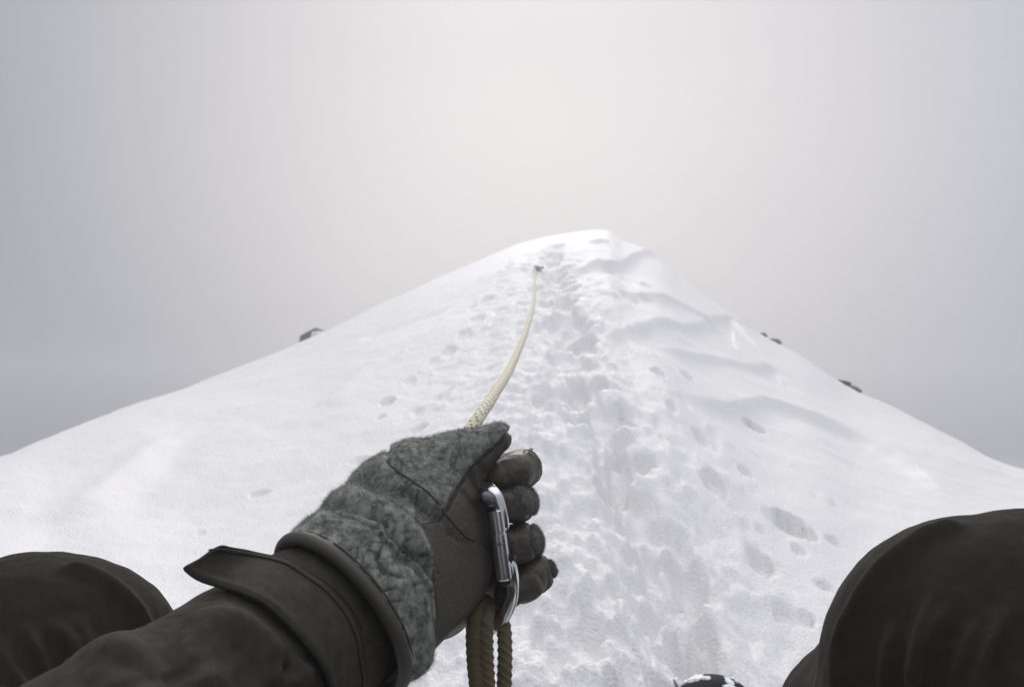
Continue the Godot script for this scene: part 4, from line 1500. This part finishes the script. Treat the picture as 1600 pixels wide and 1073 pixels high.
func make_carabiner() -> void:
	var o := thing("carabiner", "silver locking carabiner held in the gloved fist with an olive cord through it", "carabiner", Vector3(-0.0154, 0.8224, -0.5351))
	var origin := o.position
	var bright := matt(Color(0.66, 0.67, 0.68), 0.18)
	var dark_reflection := matt(Color(0.12, 0.12, 0.125), 0.30)  # nose metal coloured dark to stand for the dark reflection in it
	dark_reflection.metallic = 1.0
	bright.metallic = 1.0
	var barrel_metal := matt(Color(0.58, 0.59, 0.60), 0.27, noise_picture(161, 0.05, 3, Color.BLACK, Color.WHITE), 0.004, 40.0)
	barrel_metal.metallic = 1.0
	var dark := matt(Color(0.05, 0.05, 0.05), 0.35)
	dark.metallic = 0.7
	var moved := func(list: Array) -> Array:
		var out := []
		for p: Vector3 in list:
			out.append(p - origin)
		return out
	var body: Array = moved.call([Vector3(-0.0033, 0.8272, -0.5272), Vector3(-0.0005, 0.8175, -0.5278), Vector3(0.0005, 0.8071, -0.5306), Vector3(-0.0009, 0.7962, -0.5335), Vector3(-0.0057, 0.7843, -0.5385), Vector3(-0.0135, 0.775, -0.5451), Vector3(-0.0204, 0.7758, -0.55), Vector3(-0.0262, 0.7844, -0.5466), Vector3(-0.0289, 0.796, -0.5416), Vector3(-0.0303, 0.8104, -0.5382), Vector3(-0.0315, 0.8255, -0.5397), Vector3(-0.035, 0.8479, -0.5613), Vector3(-0.033, 0.865, -0.5584), Vector3(-0.0257, 0.8747, -0.5416), Vector3(-0.0183, 0.8773, -0.527), Vector3(-0.0123, 0.8729, -0.5196), Vector3(-0.0094, 0.8647, -0.5189), Vector3(-0.0075, 0.8554, -0.5205), Vector3(-0.0066, 0.8461, -0.5221)])
	var profile := func(far: float, a: float) -> float: return -0.0006 * pow(absf(sin(2.0 * a)), 2.0) + 0.00002 * sin(far)
	put("frame", tube_mesh(curve_points(body, 0.0018), 0.0054, 20, profile), bright, o)
	# the gate: a threaded sleeve between two stepped ends
	var a: Vector3 = Vector3(-0.0122, 0.8631, -0.5157) - origin
	var b: Vector3 = Vector3(-0.0056, 0.8127, -0.5241) - origin
	put("locking_sleeve", lathe(a, b, [[0.0, 0.0046], [0.01, 0.0056], [0.30, 0.0058], [0.31, 0.0052], [0.33, 0.0052], [0.34, 0.0060], [0.97, 0.0060], [0.99, 0.0056], [1.0, 0.0050]]), barrel_metal, o)
	var pin_a: Vector3 = Vector3(-0.0202, 0.8714, -0.5148) - origin
	put("rivet", lathe(pin_a, pin_a + Vector3(0.0006, 0.0002, 0.0030), [[0.0, 0.0030], [0.7, 0.0030], [1.0, 0.0022]]), dark, o)
	var nose: Array = moved.call([Vector3(-0.0223, 0.8739, -0.5194), Vector3(-0.0178, 0.8709, -0.5149), Vector3(-0.0131, 0.8649, -0.5154)])
	put("gate_nose", tube_mesh(curve_points(nose, 0.0015), 0.0056, 16), dark_reflection, o)
	put("gate_tail", lathe(Vector3(-0.0066, 0.8181, -0.5242) - origin, Vector3(-0.0047, 0.8082, -0.5269) - origin, [[0.0, 0.0040], [0.9, 0.0040], [1.0, 0.0030]]), dark, o)
	put("notch", lathe(Vector3(-0.0019, 0.8305, -0.5226) - origin, Vector3(-0.0014, 0.8268, -0.5233) - origin, [[0.0, 0.0042], [1.0, 0.0042]]), dark, o)
	# small mark engraved on the sleeve
	var mark := SurfaceTool.new()
	mark.begin(Mesh.PRIMITIVE_TRIANGLES)
	var axis := (b - a).normalized()
	var face := Vector3(-0.05, 0.12, 1.0)
	face = (face - axis * face.dot(axis)).normalized()
	var across := axis.cross(face)
	var at := a.lerp(b, 0.47)
	for s in [[-2.2, 1.2, -0.6, -1.0], [-0.6, -1.0, 0.4, 1.0], [0.4, 1.0, 1.6, -0.8], [-1.6, -0.2, 1.8, 0.3], [-0.8, 2.0, 0.9, 1.6], [0.6, -1.8, 1.9, -1.4]]:
		var line := PackedVector3Array()
		for t in [0.0, 0.5, 1.0]:
			var u := lerpf(s[0], s[2], t) * 0.0011
			var w := lerpf(s[1], s[3], t) * 0.0011
			line.append(at + axis * w + across * (0.0060 * sin(u / 0.0060)) + face * (0.0060 * cos(u / 0.0060)))
		mark.append_from(tube_mesh(line, 0.00024, 5, no_relief, false), 0, Transform3D())
	put("engraved_mark", mark.commit(), dark, o)


func lathe(a: Vector3, b: Vector3, profile: Array) -> ArrayMesh:
	var axis := (b - a).normalized()
	var side := axis.cross(Vector3(0.31, 0.2, 0.9)).normalized()
	var other := axis.cross(side)
	var st := SurfaceTool.new()
	st.begin(Mesh.PRIMITIVE_TRIANGLES)
	var n := 28
	var ring := func(t: float, r: float, k: int) -> Vector3: return a.lerp(b, t) + (side * cos(TAU * k / n) + other * sin(TAU * k / n)) * r
	var rows := [[profile[0][0], 0.0]] + profile + [[profile[-1][0], 0.0]]
	for i in rows.size() - 1:
		st.set_smooth_group(i)
		for k in n:
			var p: Vector3 = ring.call(rows[i][0], rows[i][1], k)
			var q: Vector3 = ring.call(rows[i][0], rows[i][1], k + 1)
			var s: Vector3 = ring.call(rows[i + 1][0], rows[i + 1][1], k)
			var t: Vector3 = ring.call(rows[i + 1][0], rows[i + 1][1], k + 1)
			for x in [p, s, q, q, s, t]:
				st.add_vertex(x)
	st.generate_normals()
	return st.commit()


func make_cord() -> void:
	var o := thing("cord_sling", "olive braided cord doubled through the foot of the silver carabiner", "cord", Vector3(-0.0154, 0.7845, -0.5415))
	var origin := o.position
	var m := matt(Color(0.21, 0.175, 0.10), 0.85, noise_picture(171, 0.3, 2, Color.BLACK, Color.WHITE), 0.03, 40.0, noise_picture(172, 0.04, 3, Color(0.6, 0.58, 0.52), Color(1, 1, 1)))
	var braid := func(far: float, a: float) -> float:
		# plaited strands: two families of slanting ridges
		var u := far * 1150.0
		return 0.00055 * maxf(sin(u + a * 4.0), 0.0) + 0.00055 * maxf(sin(u - a * 4.0 + PI), 0.0)
	var rib := func(far: float, _a: float) -> float: return 0.0006 * absf(sin(far * 620.0))
	var shift := func(list: Array) -> PackedVector3Array:
		var out := []
		for p: Vector3 in list:
			out.append(p - origin)
		return curve_points(out, 0.0006)
	put("strand", tube_mesh(shift.call([Vector3(-0.0044, 0.6736, -0.5144), Vector3(-0.0054, 0.7021, -0.5249), Vector3(-0.0056, 0.7369, -0.5312), Vector3(-0.0052, 0.7548, -0.5343), Vector3(-0.0057, 0.7713, -0.5396), Vector3(-0.0088, 0.7819, -0.5495), Vector3(-0.0137, 0.7869, -0.5497), Vector3(-0.0173, 0.7878, -0.5409), Vector3(-0.0188, 0.7835, -0.5295), Vector3(-0.019, 0.7702, -0.5261), Vector3(-0.0184, 0.7529, -0.5255), Vector3(-0.0174, 0.7392, -0.5237), Vector3(-0.017, 0.7041, -0.5195), Vector3(-0.0166, 0.6736, -0.5144)]), 0.0050, 26, braid), m, o)
	put("ribbed_strand", tube_mesh(shift.call([Vector3(-0.0138, 0.7867, -0.5533), Vector3(-0.0206, 0.7898, -0.5518), Vector3(-0.0249, 0.7895, -0.5396), Vector3(-0.0263, 0.7814, -0.5308), Vector3(-0.0266, 0.7695, -0.5288), Vector3(-0.0254, 0.7523, -0.5276), Vector3(-0.0238, 0.7386, -0.5259), Vector3(-0.0225, 0.7033, -0.5216), Vector3(-0.022, 0.6727, -0.5166)]), 0.0068, 26, rib), m, o)
